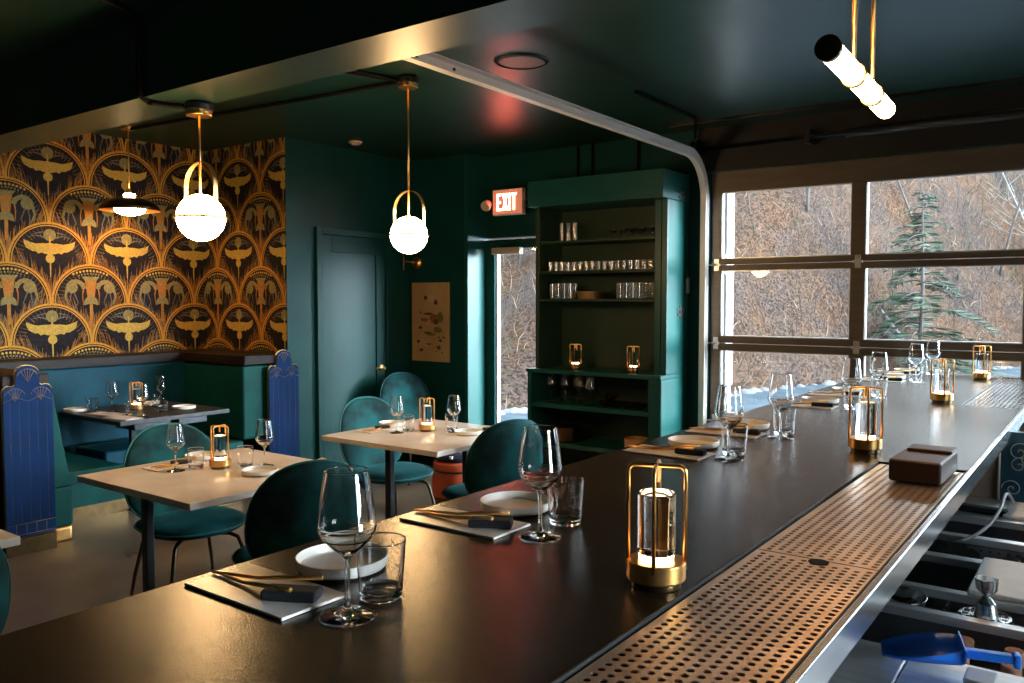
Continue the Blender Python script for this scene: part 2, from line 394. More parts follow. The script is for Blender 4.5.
def scale_motif(cs, top, kind, h):
    cz = top-R0
    fan(cs, cz, R0, -.25, PI+.25, 28, 'wpdisc', h)
    emit([(cs-.288, cz-.07), (cs+.288, cz-.07), (cs+.15, cz-.30), (cs-.15, cz-.30)], 'wpdisc', h)
    # reeds rising from the base between the lower arches
    for i in range(190):
        a = rs.uniform(-1, 1); x0 = cs+a*.255
        z0 = cz-.02-.24*(1-abs(a))**1.0+rs.uniform(-.06, .07); ln = rs.uniform(.06, .13); le = a*.35*ln+rs.uniform(-.012, .012)
        if z0+ln > cz+math.sqrt(max(0, .262**2-(x0-cs)**2)): continue
        k = rs.choice(('wpgrass','wpgrass','wporange','wpgrass','wpblue'))
        stroke([(x0, z0), (x0+le*.3, z0+ln*.5), (x0+le, z0+ln)], .0036, k, h+.0001)
    for i in range(-5, 6):
        stroke([(cs, cz-.34), (cs+i*.012, cz-.20), (cs+i*.03, cz-.10+.01*abs(i))], .005, 'wporange', h+.00015)
    for i in range(26):      # fine arches of leaf strokes inside the rim
        a = PI*(i+.5)/26
        stroke([(cs+.20*math.cos(a), cz+.20*math.sin(a)), (cs+.262*math.cos(a+.05), cz+.262*math.sin(a+.05))], .0025, 'wpblue' if i % 2 else 'wpgrass', h+.0001)
    band(cs, cz, R0-.015, R0, -.22, PI+.22, 32, 'wpgold', h+.0002)
    band(cs, cz, R0-.030, R0-.022, -.2, PI+.2, 32, 'wpgold', h+.0002)
    g = h+.0003
    if kind == 'bird':
        by = cz+.11
        fan(cs, by+.09, .045, 0, 2*PI, 18, 'wpgrey', g)
        # outspread wings
        for sg in (-1, 1):
            pts = [(0, .025), (.05, .028), (.10, .022), (.15, .034), (.185, .05), (.18, .015), (.165, -.012), (.14, -.018), (.125, -.034), (.10, -.034), (.085, -.05), (.06, -.042), (.03, -.052), (0, -.04)]
            for i in range(1, 7):
                a, b, c_, d = pts[i-1], pts[i], pts[13-i], pts[14-i] if 14-i < 14 else pts[13]
                emit([(cs+sg*a[0], by+a[1]), (cs+sg*b[0], by+b[1]), (cs+sg*c_[0], by+c_[1]), (cs+sg*d[0], by+d[1])], 'wpbird', g+.0001)
            stroke([(cs+sg*.04, by+.07), (cs+sg*.09, by+.085), (cs+sg*.15, by+.07)], .006, 'wpblue', g)
            stroke([(cs+sg*.05, by+.11), (cs+sg*.10, by+.10), (cs+sg*.13, by+.085)], .005, 'wpblue', g)
        emit([(cs-.018, by+.03), (cs+.018, by+.03), (cs+.02, by-.06), (cs-.02, by-.06)], 'wpbird', g+.0002)
        fan(cs, by-.085, .034, 0, 2*PI, 12, 'wpbird', g+.0003)
        emit([(cs-.006, by+.03), (cs+.006, by+.03), (cs+.004, by+.085), (cs-.004, by+.085)], 'wpbird', g+.0003)
        emit([(cs-.006, by-.11), (cs+.006, by-.11), (cs+.003, by-.22), (cs-.003, by-.22)], 'wpbird', g+.0001)
    else:
        ty = cz+.0
        emit([(cs-.022, ty), (cs+.022, ty), (cs+.045, ty+.17), (cs-.045, ty+.17)], 'wporange', g+.0001)
        emit([(cs-.045, ty+.17), (cs+.045, ty+.17), (cs+.07, ty+.20), (cs-.07, ty+.20)], 'wpgrey', g+.0001)
        fan(cs, ty-.005, .055, -.3, PI+.3, 12, 'wpgrey', g+.0002)
        emit([(cs-.012, ty), (cs+.012, ty), (cs+.012, ty-.16), (cs-.012, ty-.16)], 'wporange', g+.0001)
        for i in range(-5, 6): fan(cs+i*.026, ty+.245-.0011*i*i, .009, 0, 2*PI, 8, 'wpbird', g+.0001)
        for i in range(-4, 5): fan(cs+i*.022, ty+.222-.0009*i*i, .006, 0, 2*PI, 8, 'wpgrey', g+.0001)
        for sg in (-1, 1):     # heron bent over the water on each side
            band(cs+sg*.115, ty+.10, .045, .078, .1, PI-.1, 10, 'wpgrey', g+.0002)
            fan(cs+sg*.145, ty+.115, .045, 0, 2*PI, 12, 'wpgrey', g+.0001)
            stroke([(cs+sg*.18, ty+.11), (cs+sg*.195, ty+.04), (cs+sg*.17, ty-.02)], .012, 'wpgrey', g+.0001)
            stroke([(cs+sg*.13, ty+.08), (cs+sg*.10, ty+.0), (cs+sg*.14, ty-.08)], .005, 'wpblue', g+.0001)
            stroke([(cs+sg*.15, ty+.08), (cs+sg*.165, ty-.02), (cs+sg*.15, ty-.12)], .005, 'wpblue', g+.0001)
            stroke([(cs+sg*.05, ty+.15), (cs+sg*.065, ty+.06), (cs+sg*.06, ty-.02)], .006, 'wporange', g)
rows = []
for r in range(8):
    kind = 'crane' if r % 2 == 0 else 'bird'
    rows.append((2.12+.9075-.3025*r, kind))
for r, (top, kind) in enumerate(rows):
    off = -.127 if kind == 'bird' else -.127+.2965
    for k in range(-6, 4):
        cs = off+k*.593
        if cs < SMIN-.35 or cs > S1+.35: continue
        scale_motif(cs, top, kind, .0012+r*.0010)
    # reeds drop a row only below 1.1 m, hidden by the ledge
mats_wp = [M[k] for k in PM]+[M['paint']]
struct('wall_left', wl, mats_wp); struct('wall_alcove', wa, mats_wp)

# ------------------------------------------------------------------ interior door on the left wall
def door_panel():
    y0, y1, zt = 4.62, 5.36, 2.085
    fr = MB().box((DX, y0-.06, 0), (DX+.035, y0, zt+.06)).box((DX, y1, 0), (DX+.035, y1+.06, zt+.06)).box((DX, y0, zt), (DX+.035, y1, zt+.06))
    d = empty('door_1', None, None, (0,0,0)); d['kind'] = 'structure'
    fr.build('door_frame', M['paint'], d, bevel=.004)
    lf = MB()
    x = DX+.018
    lf.box((DX+.002, y0+.004, .01), (x, y0+.11, zt-.004)).box((DX+.002, y1-.11, .01), (x, y1-.004, zt-.004))
    lf.box((DX+.002, y0+.11, zt-.14), (x, y1-.11, zt-.004)).box((DX+.002, y0+.11, .01), (x, y1-.11, .22))
    lf.box((DX+.001, y0+.11, .22), (DX+.006, y1-.11, zt-.14))
    leaf = lf.build('door_leaf', M['paint'], d, bevel=.003)
    h = MB(); yy = y1-.06
    h.lathe([(0,0),(.03,0),(.03,.012),(.012,.018),(.012,.05),(0,.05)], 20)
    hb = h.build('door_handle', M['brass'], leaf, loc=(x, yy, .93), rot=(0, PI/2, 0))
    lv = MB().tube([(x+.045, yy, .93), (x+.052, yy-.04, .935), (x+.05, yy-.11, .932)], [.009,.009,.007], 10)
    lv.build('lever', M['brass'], leaf)
    for z in (.3, 1.75):
        MB().tube([(x+.004, y0+.006, z), (x+.004, y0+.006, z+.09)], .006, 8).build('hinge', M['darksteel'], leaf)
door_panel()

# framed print on the art wall
pt = MB(); ax0, ax1, az0, az1 = -5.315, -4.865, .975, 1.70
pt.box((ax0, BY-.018, az0), (ax1, BY-.001, az1), 0)
yy = BY-.0185
def blot(cx, cz, rx, rz, m, h, seed):
    q = random.Random(seed); n = 14
    pts = [(cx+rx*(.7+.5*q.random())*math.cos(2*PI*i/n), cz+rz*(.7+.5*q.random())*math.sin(2*PI*i/n)) for i in range(n)]
    for a, b in zip(pts, pts[1:]+pts[:1]): pt.add([(cx, yy-h, cz), (a[0], yy-h, a[1]), (b[0], yy-h, b[1])], [(0,1,2)], m)
U = lambda u, v: (ax0+u*(ax1-ax0), az1-v*(az1-az0))
for i, (u, v, a, b, m) in enumerate([(.38,.19,.022,.02,1),(.54,.20,.035,.035,4),(.66,.25,.022,.03,1),(.25,.38,.012,.012,1),(.45,.395,.07,.012,1),(.62,.46,.07,.045,3),(.78,.44,.035,.05,2),(.66,.50,.035,.03,1),(.35,.47,.06,.02,3),
        (.24,.57,.025,.016,1),(.45,.64,.05,.012,1),(.55,.66,.05,.014,2),(.7,.60,.06,.03,2),(.78,.73,.022,.014,1),(.74,.69,.012,.01,1),(.86,.69,.012,.01,1),(.18,.75,.022,.016,1),(.47,.78,.03,.008,1),(.74,.82,.03,.024,2),(.73,.82,.018,.014,1),(.26,.86,.024,.015,1),(.66,.87,.009,.008,1),(.83,.88,.009,.007,1)]):
    cx, cz = U(u, v); blot(cx, cz, a, b, m, .0004+.0002*(i % 5), i)
for v in (.62,.70,.775,.82,.85):
    a = U(.3 if v > .7 else .08, v); b = U(.6 if v > .7 else .92, v)
    pt.add([(a[0], yy-.0003, a[1]), (b[0], yy-.0003, b[1]), (b[0], yy-.0003, b[1]-.0025), (a[0], yy-.0003, a[1]-.0025)], [(0,1,2,3)], 3)
for u in (.42,.5,.58):
    a = U(u, .2); b = U(u+.03, .45)
    pt.add([(a[0], yy-.0003, a[1]), (a[0]+.002, yy-.0003, a[1]), (b[0]+.002, yy-.0003, b[1]), (b[0], yy-.0003, b[1])], [(0,1,2,3)], 3)
tag(pt.build('art_print', [M['paper'], M['ink1'], M['ink2'], M['ink3'], M['ink4']]), 'tall unframed print on tan paper with dark ink blots, on the dark wall', 'picture')

# wall sconce
sc = empty('wall_sconce', 'small round brass wall light with thin rod, above the tan print', 'wall light', (-5.26, BY, 1.885))
MB().lathe([(0,0),(.055,0),(.055,.012),(.03,.03),(.022,.06),(0,.06)], 24).build('back_plate', M['brass'], sc, rot=(PI/2, 0, 0))
MB().tube([(0,-.05,0), (-.02,-.10,.01), (-.06,-.12,.01)], .007, 8).build('arm', M['brass'], sc)
MB().tube([(-.06,-.12,-.07), (-.06,-.12,.09)], .006, 8).build('rod', M['brass'], sc)

# ------------------------------------------------------------------ exit door (glass) and sign
dg = empty('door_2', None, None, (0,0,0)); dg['kind'] = 'structure'
ex0, ex1 = -4.64, -3.72
MB().box((ex0, GY-.05, 0), (ex0+.10, GY+.02, 2.08)).box((ex1-.10, GY-.05, 0), (ex1, GY+.02, 2.08)).box((ex0+.1, GY-.05, 2.0), (ex1-.1, GY+.02, 2.08)).box((ex0+.1, GY-.05, 0), (ex1-.1, GY+.02, .2)).build('door_frame', M['paint'], dg, bevel=.004)
MB().box((ex0+.10, GY-.03, .2), (ex0+.115, GY+.02, 2.0)).build('glazing_bead', M['white'], dg)
MB().box((ex0+.10, GY-.012, .2), (ex1-.10, GY-.006, 2.0)).build('pane', M['pane'], dg)
cl = MB().box((ex0+.11, GY-.115, 1.945), (ex0+.42, GY-.055, 2.005)); cb = cl.build('door_closer', M['signcase'], dg, bevel=.008)
MB().tube([(ex0+.14, GY-.085, 2.008), (ex0+.24, GY-.12, 2.02), (ex0+.36, GY-.07, 2.03)], .008, 8).build('closer_arm', M['darksteel'], cb)

sg = empty('exit_sign', 'lit EXIT sign with red glowing letters, above the glass exit door', 'sign', (-4.12, 5.60, 2.355))
MB().box((-.155, -.025, -.105), (.155, .025, .11)).build('sign_case', M['signcase'], sg, bevel=.006)
MB().box((-.148, -.0275, -.098), (.148, -.0252, .103)).build('sign_face', M['signface'], sg)
L = MB()
def lb(x0, z0, x1, z1): L.box((x0, -.030, z0), (x1, -.0278, z1))
def lq(pts): L.prism(pts, lambda u, v, t: (u, t, v), -.030, -.0278)
zb, zt, w = -.068, .072, .017
x = -.108; lb(x, zb, x+w, zt); lb(x+w, zt-w, x+.048, zt); lb(x+w, -.008, x+.042, .009); lb(x+w, zb, x+.048, zb+w)
x = -.050; lq([(x, zb), (x+.019, zb), (x+.058, zt), (x+.039, zt)]); lq([(x+.039, zb), (x+.058, zb), (x+.036, .010), (x+.0255, -.012)]); lq([(x, zt), (x+.019, zt), (x+.033, -.002+.01), (x+.0225, -.010)])
x = .018; lb(x, zb, x+w, zt)
x = .045; lb(x+.0175, zb, x+.0175+w, zt-w); lb(x, zt-w, x+.052, zt)
L.build('exit_letters', M['signletter'], sg)
MB().box((.155, -.012, .01), (.175, .012, .075)).build('end_tab', M['galv'], sg)
hd = MB(); hd.lathe([(0,0),(.036,.0),(.045,.045),(.040,.06),(0,.062)], 20); hd.build('emergency_lamp', M['signcase'], sg, loc=(-.20, -.03, .0), rot=(.7*PI, .25, .3))
MB().tube([(-.155, 0, .015), (-.19, -.005, .01)], .009, 8).build('lamp_arm', M['darksteel'], sg)
MB().tube([(0, .025, .02), (0, GY-.03-5.60, .02)], .014, 10).build('mounting_stub', M['darksteel'], sg)

# ------------------------------------------------------------------ back bar cabinet
def cabinet():
    c = empty('display_cabinet', 'tall dark green open shelf cabinet full of glassware, beside the exit door', 'cabinet', (0,0,0))
    x0, x1, yb = -3.86, -2.665, 5.955
    yf, yu = 5.50, 5.585
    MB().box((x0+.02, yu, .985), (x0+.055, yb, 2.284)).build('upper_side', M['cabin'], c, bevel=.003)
    MB().box((x1-.05, yu, .985), (x1-.002, yb, 2.284)).build('upper_side', M['cab'], c, bevel=.006)
    MB().box((x1-.105, yu-.001, .987), (x1-.052, yu+.03, 2.28)).build('pilaster', M['cab'], c, bevel=.003)
    MB().box((x0, yf, 2.285), (x1, yb, 2.492)).build('crown', M['cab'], c, bevel=.004)
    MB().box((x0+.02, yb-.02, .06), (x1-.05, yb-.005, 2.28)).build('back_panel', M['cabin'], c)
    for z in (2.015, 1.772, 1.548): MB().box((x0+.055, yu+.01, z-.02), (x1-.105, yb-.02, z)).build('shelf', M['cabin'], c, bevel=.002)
    MB().box((x0-.01, yf-.01, .955), (x1, yb, .985)).build('counter', M['cab'], c, bevel=.003)
    MB().box((x0, yf, 0), (x0+.04, yb, .955)).build('lower_side', M['cab'], c, bevel=.003)
    MB().box((x1-.11, yf, 0), (x1, yb, .955)).build('lower_side', M['cab'], c, bevel=.012, segs=4)
    for z in (.71, .40, .08): MB().box((x0+.04, yf+.01, z-.035), (x1-.11, yb-.02, z)).build('shelf', M['cab'], c, bevel=.002)
    for z in (2.33, 1.45):
        f = MB().box((x1+.0005, 5.80, z-.05), (x1+.006, 5.835, z+.05)).box((x1+.0005, 5.76, z-.03), (x1+.006, 5.80, z-.01)).box((x1+.0005, 5.76, z+.01), (x1+.006, 5.80, z+.03)).box((x1+.0005,5.835,z-.008),(x1+.014,5.86,z+.02))
        f.build('hinge_plate', M['black'], c, bevel=.002)
    MB().box((x1+.0005, 5.90, 1.59), (x1+.022, 5.94, 1.71)).build('switch_box', M['galv'], c, bevel=.006)
    return c
cabinet()

# ------------------------------------------------------------------ glassware prototypes
WG = [(0,0),(.041,0),(.0415,.0015),(.040,.003),(.020,.0065),(.008,.012),(.0045,.022),(.0036,.045),(.0036,.075),(.005,.088),(.010,.094),(.022,.104),(.036,.118),(.0425,.130),(.0440,.137),
      (.0425,.147),(.0375,.185),(.0322,.2195),(.0316,.2205),(.0308,.2195),(.0362,.185),(.0412,.147),(.0426,.1375),(.0412,.131),(.035,.120),(.021,.1065),(.009,.0985),(0,.097)]
def glass_obj(name, prof, n=40): return MB().lathe(prof, n).build(name, M['glass' if n > 20 else 'shelfglass'])
P_wine = Proto(tag(glass_obj('wine_glass', WG), 'x', 'wine glass'))
TB = [(0,0),(.029,0),(.032,.002),(.034,.006),(.0400,.092),(.0396,.0935),(.0388,.092),(.0332,.018),(.031,.0125),(.027,.011),(0,.0105)]
P_wsh = Proto(tag(glass_obj('wine_glass', WG, 20), 'x', 'wine glass'))
P_tumb = Proto(tag(glass_obj('water_tumbler', TB), 'x', 'tumbler'))
def plate():
    o = empty('side_plate', 'x', 'plate')
    MB().lathe([(0,.006),(.071,.006),(.075,.008),(.0785,.023),(.0795,.0235),(.081,.0225),(.080,.010),(.076,.004),(.055,.003),(0,.003)], 48).build('dish', M['ceramic'], o)
    MB().lathe([(0,0),(.055,0),(.055,.003),(0,.003)], 40).build('foot_ring', M['ceramicbase'], o)
    return o
P_plate = Proto(plate())
mt = MB().box((-.127,-.064,0), (.127,.064,.005)).build('placemat', M['slab'], bevel=.0015); tag(mt, 'x', 'placemat'); P_mat = Proto(mt)
def block():
    b = MB().box((-.045,-.019,0), (.045,.019,.017)); o = b.build('folded_napkin', M['napkin'], bevel=.005, segs=3); return tag(o, 'x', 'napkin')
P_block = Proto(block())
def chop():
    m = MB().tube([(-.115,0,.0036), (-.02,0,.0045), (.105,0,.0195)], [.0022,.0034,.0042], 8); return tag(m.build('chopstick', M['brass']), 'x', 'chopstick')
P_chop = Proto(chop())
def lantern():
    o = empty('table_lantern', 'x', 'lantern')
    MB().lathe([(0,0),(.041,0),(.041,.012),(0,.012)], 36).build('foot', M['bronze'], o)
    MB().lathe([(0,.012),(.047,.012),(.0485,.014),(.0485,.041),(.0465,.043),(0,.043)], 48).build('base', M['brass'], o)
    MB().lathe([(0,.043),(.028,.043),(.029,.050),(.027,.052),(0,.052)], 32).build('light_disc', M['lampglow'], o)
    MB().lathe([(0,.054),(.0300,.054),(.0318,.056),(.0318,.152),(.0305,.154),(0,.154)], 40).build('glass_cylinder', M['crystal'], o)
    f = MB()
    for k in range(2):
        a = PI/2*k+.25; c, s = math.cos(a), math.sin(a)
        R_, zt_, q = .0465, .199, .011
        pts = [(-R_, .030)] + [(-R_+q-q*math.cos(t), zt_-q+q*math.sin(t)) for t in [PI/2*i/4 for i in range(5)]] + [(R_-q+q*math.sin(t), zt_-q+q*math.cos(t)) for t in [PI/2*i/4 for i in range(5)]] + [(R_, .030)]
        f.tube([(c*u, s*u, v+(.0003 if k else 0)) for u, v in pts], .0036, 8)
    f.build('frame', M['brass'], o)
    MB().lathe([(0,.172),(.004,.172),(.004,.197),(0,.197)], 12).build('hanging_pin', M['brass'], o)
    return tag(o, None, None)
P_lan = Proto(lantern())

# ------------------------------------------------------------------ bar
BT = 1.07
XL, XR = -1.25, -.305
def perf_tray(name, label, y0, y1, x0=-.5465, x1=-.318, z=BT-.004, seams=(), pm='warm_traysteel'):
    o = empty(name, label, 'drip tray', (0,0,0))
    pw, py = .0188, .01825
    xs0 = -.5295
    rows_ = int(round((x1-.002-.006-xs0)/pw))
    p = MB(); th = .002
    ny = int((y1-y0-.03)/py)
    ys = y0+.012
    n = 10; hr = .0056
    for r in range(rows_):
        cx = xs0+pw*(r+.5); off = (py/2 if r % 2 else 0)
        yy0 = ys; yy1 = ys+py*(ny+.5)
        if off: p.add([(cx-pw/2, yy0, z), (cx+pw/2, yy0, z), (cx+pw/2, yy0+off, z), (cx-pw/2, yy0+off, z)], [(0,1,2,3)])
        else: p.add([(cx-pw/2, yy1-py/2, z), (cx+pw/2, yy1-py/2, z), (cx+pw/2, yy1, z), (cx-pw/2, yy1, z)], [(0,1,2,3)])
        for k in range(ny):
            cy = yy0+off+py*(k+.5)
            if any(abs(cy-s_) < .012 for s_ in seams):
                p.add([(cx-pw/2, cy-py/2, z), (cx+pw/2, cy-py/2, z), (cx+pw/2, cy+py/2, z), (cx-pw/2, cy+py/2, z)], [(0,1,2,3)]); continue
            vs = []; 
            for j in range(n):
                a = 2*PI*j/n; ca, sa = math.cos(a), math.sin(a)
                m_ = max(abs(ca), abs(sa)); vs.append((cx+pw/2*ca/m_, cy+py/2*sa/m_, z))
            for j in range(n):
                a = 2*PI*j/n; vs.append((cx+hr*math.cos(a), cy+hr*math.sin(a), z))
            for j in range(n):
                a = 2*PI*j/n; vs.append((cx+hr*math.cos(a), cy+hr*math.sin(a), z-th))
            # corners of the cell
            cr = [(cx+pw/2, cy+py/2, z), (cx-pw/2, cy+py/2, z), (cx-pw/2, cy-py/2, z), (cx+pw/2, cy-py/2, z)]
            fs = []
            base = len(vs); vs += cr
            for j in range(n):
                j2 = (j+1) % n
                a0, a1 = 2*PI*j/n, 2*PI*(j+1)/n
                corner = None
                for ci, ca_ in enumerate((PI/4, 3*PI/4, 5*PI/4, 7*PI/4)):
                    if a0 < ca_-1e-6 and a1 > ca_+1e-6: corner = base+ci
                if corner is not None: fs.append((n+j, j, corner, j2, n+j2))
                else: fs.append((n+j, j, j2, n+j2))
                fs.append((n+j, n+j2, 2*n+j2, 2*n+j))
            p.add(vs, fs)
    xe0, xe1 = xs0, xs0+pw*rows_
    yA, yB = ys, ys+py*(ny+.5)
    def q(a, b, c, d): p.add([(a, b, z), (c, b, z), (c, d, z), (a, d, z)], [(0,1,2,3)])
    q(x0+.008, yA, xe0, yB); q(xe1, yA, x1-.001, yB); q(x0+.008, y0+.002, x1-.001, yA); q(x0+.008, yB, x1-.001, y1-.014)
    p.build('perforated_plate', M[pm], o)
    for s_ in seams:
        MB().box((x0+.01, s_-.0008, z), (x1-.002, s_+.0008, z+.0006)).build('seam', M['darksteel'], o)
    MB().box((x0, y0, BT-.037), (x1, y1, BT-.035)).box((x0, y0, BT-.035), (x0+.003, y1, BT+.0015)).box((x1-.003, y0, BT-.035), (x1, y1, BT-.001)).box((x0, y1-.003, BT-.035), (x1, y1, BT+.0005)).build('pan', M['black'], o)
    return o
bar = empty('bar_counter', 'long black-brown stone bar counter running to the overhead door', 'bar', (0,0,0))
slab = MB()
slab.box((XL, -.9, BT-.04), (-.548, 5.93, BT))
slab.box((-.548, 2.565, BT-.04), (-.316, 4.15, BT)).box((-.548, -.9, BT-.04), (-.316, -.3, BT)).box((-.548, 5.80, BT-.04), (-.316, 5.93, BT))
slab.build('countertop', M['bar'], bar)
MB().box((-.316, -.9, BT-.052), (-.302, 5.93, BT+.0015)).build('steel_edge', M['edge'], bar, bevel=.003, segs=3)
MB().box((-1.02, -.9, .0), (-.98, 5.93, BT-.04)).box((-.98,-.9,0),(-.62,-.86,BT-.04)).box((-.64, -.86, .0), (-.62, 5.93, BT-.04)).build('bar_body', M['barbody'], bar)
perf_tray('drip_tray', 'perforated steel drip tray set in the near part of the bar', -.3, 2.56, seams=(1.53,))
t2 = perf_tray('drip_tray', 'perforated steel drip tray at the far end of the bar', 4.155, 5.79, pm='warm_traysteel2')
# finger hole in first plate
MB().lathe([(0,0),(.017,0),(.018,.0012),(0,.0013)], 28).build('finger_hole', M['conduit'], None, loc=(-.42, 1.515, BT-.0038))
fh = bpy.data.objects['finger_hole']; fh.parent = bpy.data.objects['drip_tray']

ORD = ['nearest the camera', 'second from the camera', 'third from the camera', 'fourth from the camera', 'fifth from the camera', 'sixth from the camera', 'seventh from the camera', 'farthest from the camera']
SY = [.757, 1.264, 2.25, 2.717, 3.64, 4.15, 5.07, 5.60]
for i, y in enumerate(SY):
    w = ORD[i]
    P_mat.put((-1.097, y+.067, BT+.0004), random.uniform(-.03, .03), 'thin marble slab placemat of the bar setting '+w, 'placemats along the bar')
    P_block.put((-1.022, y+.062, BT+.0058), .50 if i < 2 else .1, 'folded black napkin rest on the bar placemat '+w, 'black napkins along the bar')
    for k in range(2):
        P_chop.put((-1.115, y+.055+.034*k, BT+.0058), -.02+.28*k+random.uniform(-.05, .05), 'gold chopstick lying on the bar placemat '+w, 'chopsticks on the bar placemat '+w)
    P_plate.put((-1.075+random.uniform(-.01, .01), y+.222, BT+.0004), 0, 'round rimmed plate of the bar setting '+w, 'plates along the bar')
    P_wine.put((-.907, y+.072, BT+.0004), 0, 'empty wine glass of the bar setting '+w, 'wine glasses along the bar')
    P_tumb.put((-.925+(.002 if i else 0), y+(.158 if i != 1 else .19), BT+.0004), 0, 'empty water tumbler of the bar setting '+w, 'tumblers along the bar')
for (x, y), w in zip(((-.600, 1.225), (-.615, 2.70), (-.632, 4.21), (-.628, 5.56)), ('nearest on the bar, beside the near drip tray', 'second along the bar, beside the dark wooden block', 'third along the bar, between the two drip trays', 'farthest along the bar, before the window')):
    P_lan.put((x, y, BT+.0004), .12, 'brass cage lantern with glass cylinder, '+w, 'lanterns on the bar')
bpy.data.objects['table_lantern']['category'] = 'lantern'
for o in COL.objects:
    if o.name.startswith('table_lantern'): o['category'] = 'lantern'
bl = empty('wooden_block', 'dark walnut block box resting on the end of the near drip tray', 'box', (-.402, 2.42, BT+.0005), -.02)
MB().box((-.062, -.12, 0), (.062, .12, .058)).build('body', M['walnut'], bl, bevel=.007, segs=3)
MB().box((-.050, .03, .0575), (.062, .112, .066)).build('raised_lip', M['walnut'], bl, bevel=.004)

# ------------------------------------------------------------------ dining tables
def table(label, x0, y0, x1, y1, z, m, legs, name='dining_table'):
    t = empty(name, label, 'table', ((x0+x1)/2, (y0+y1)/2, 0))
    w, d = (x1-x0)/2, (y1-y0)/2
    MB().box((-w, -d, z-.03), (w, d, z)).build('tabletop', m, t, bevel=.004, segs=3)
    for lx, ly in legs:
        MB().box((lx-.02, ly-.02, .012), (lx+.02, ly+.02, z-.045)).build('leg', M['black'], t, bevel=.006)
        MB().box((lx-.30, ly-.035, 0), (lx+.30, ly+.035, .012)).build('foot_bar', M['black'], t, bevel=.004)
    MB().box((-.06, -d*.8, z-.045), (.06, d*.8, z-.0302)).build('support_bar', M['black'], t)
    return t
table('square marble dining table with lantern, in front of the blue-panelled booth', -3.76, 1.822, -2.88, 2.70, .75, M['marble'], [(.0, -.36), (.0, .33)])
table('square marble dining table farther back, near the exit door', -3.73, 3.215, -2.83, 4.09, .75, M['marble'], [(.0, -.33), (.0, .35)])
table('marble dining table cut off by the left edge of the view', -3.82, .35, -2.94, 1.235, .75, M['marble'], [(.0, -.33), (.0, .33)])

def setting(x, y, z, side, where, gl=True, n=''):
    """side=-1: guest on the -x side"""
    s = side
    P_mat.put((x+s*.0, y, z), PI/2, 'thin pale placemat '+where, 'placemats on the tables')
    P_block.put((x+.0, y-.035*s, z+.0055), 1.2, 'folded black napkin rest '+where, 'black napkins on the tables')
    for k in range(2): P_chop.put((x-.02+.03*k, y+.01, z+.0055), PI/2+.1*k, 'gold chopstick lying '+where, 'chopsticks '+where)
E1 = 'on the near square table, left side'; E2 = 'on the near square table, right side'
E3 = 'on the back square table, left side'; E4 = 'on the back square table, right side'
TZ = .7504
setting(-3.60, 2.20, TZ, -1, E1); setting(-3.06, 2.30+.25, TZ, 1, E2)
setting(-3.60, 3.55, TZ, -1, E3); setting(-3.03, 3.96, TZ, 1, E4)
for (gx, gy, tx, ty, px, py, w) in ((-3.488, 2.141, -3.475, 2.235, -3.66, 2.39, E1), (-3.251, 2.456, -3.325, 2.40, -3.12, 2.33, E2), (-3.43, 3.537, -3.425, 3.63, -3.66, 3.73, E3), (-3.18, 3.765, -3.245, 3.82, -3.06, 3.75, E4)):
    P_wine.put((gx, gy, TZ), 0, 'wine glass '+w, 'wine glasses on the tables')
    P_tumb.put((tx, ty, TZ), 0, 'clear tumbler '+w, 'tumblers on the tables')
    P_plate.put((px, py, TZ), 0, 'pale round plate '+w, 'plates on the tables')
P_lan.put((-3.383, 2.302, TZ), .1, 'brass cage lantern in the middle of the near square table', 'lanterns on the tables')
P_lan.put((-3.336, 3.698, TZ), .1, 'brass cage lantern in the middle of the back square table', 'lanterns on the tables')

# ------------------------------------------------------------------ chairs
def shell(w, h, Tk, bend, egg=0., n=40, rr=9, p=2.4):
    """rounded cushion in the u,v plane; bend(u,v)->offset along normal; returns function-less verts (u,v,n)"""
    V = []; F = []
    def ring(r, side):
        out = []
        for i in range(n):
            a = 2*PI*i/n; c, s = math.cos(a), math.sin(a)
            k = (abs(c)**p+abs(s)**p)**(-1/p)
            u = c*k*r*w/2; v = s*k*r*h/2
            u *= 1+egg*(v/(h/2))
            t = Tk/2*max(0, 1-r**5)**.5
            out.append((u, v, side*t+bend(u, v)))
        return out
    rads = [1-(1-i/rr)**1.6 for i in range(1, rr)]
    seq = [ring(r, 1) for r in rads]+[ring(1., 0)]+[ring(r, -1) for r in reversed(rads)]
    V.append((0, 0, Tk/2+bend(0, 0)))
    for q in seq: V += q
    V.append((0, 0, -Tk/2+bend(0, 0)))
    for i in range(n): F.append((0, 1+i, 1+(i+1) % n))
    for k in range(len(seq)-1):
        A = 1+k*n; B = A+n
        for i in range(n): F.append((A+i, B+i, B+(i+1) % n, A+(i+1) % n))
    A = 1+(len(seq)-1)*n; e = len(V)-1
    for i in range(n): F.append((A+(i+1) % n, A+i, e))
    return V, F, ring(1., 0)
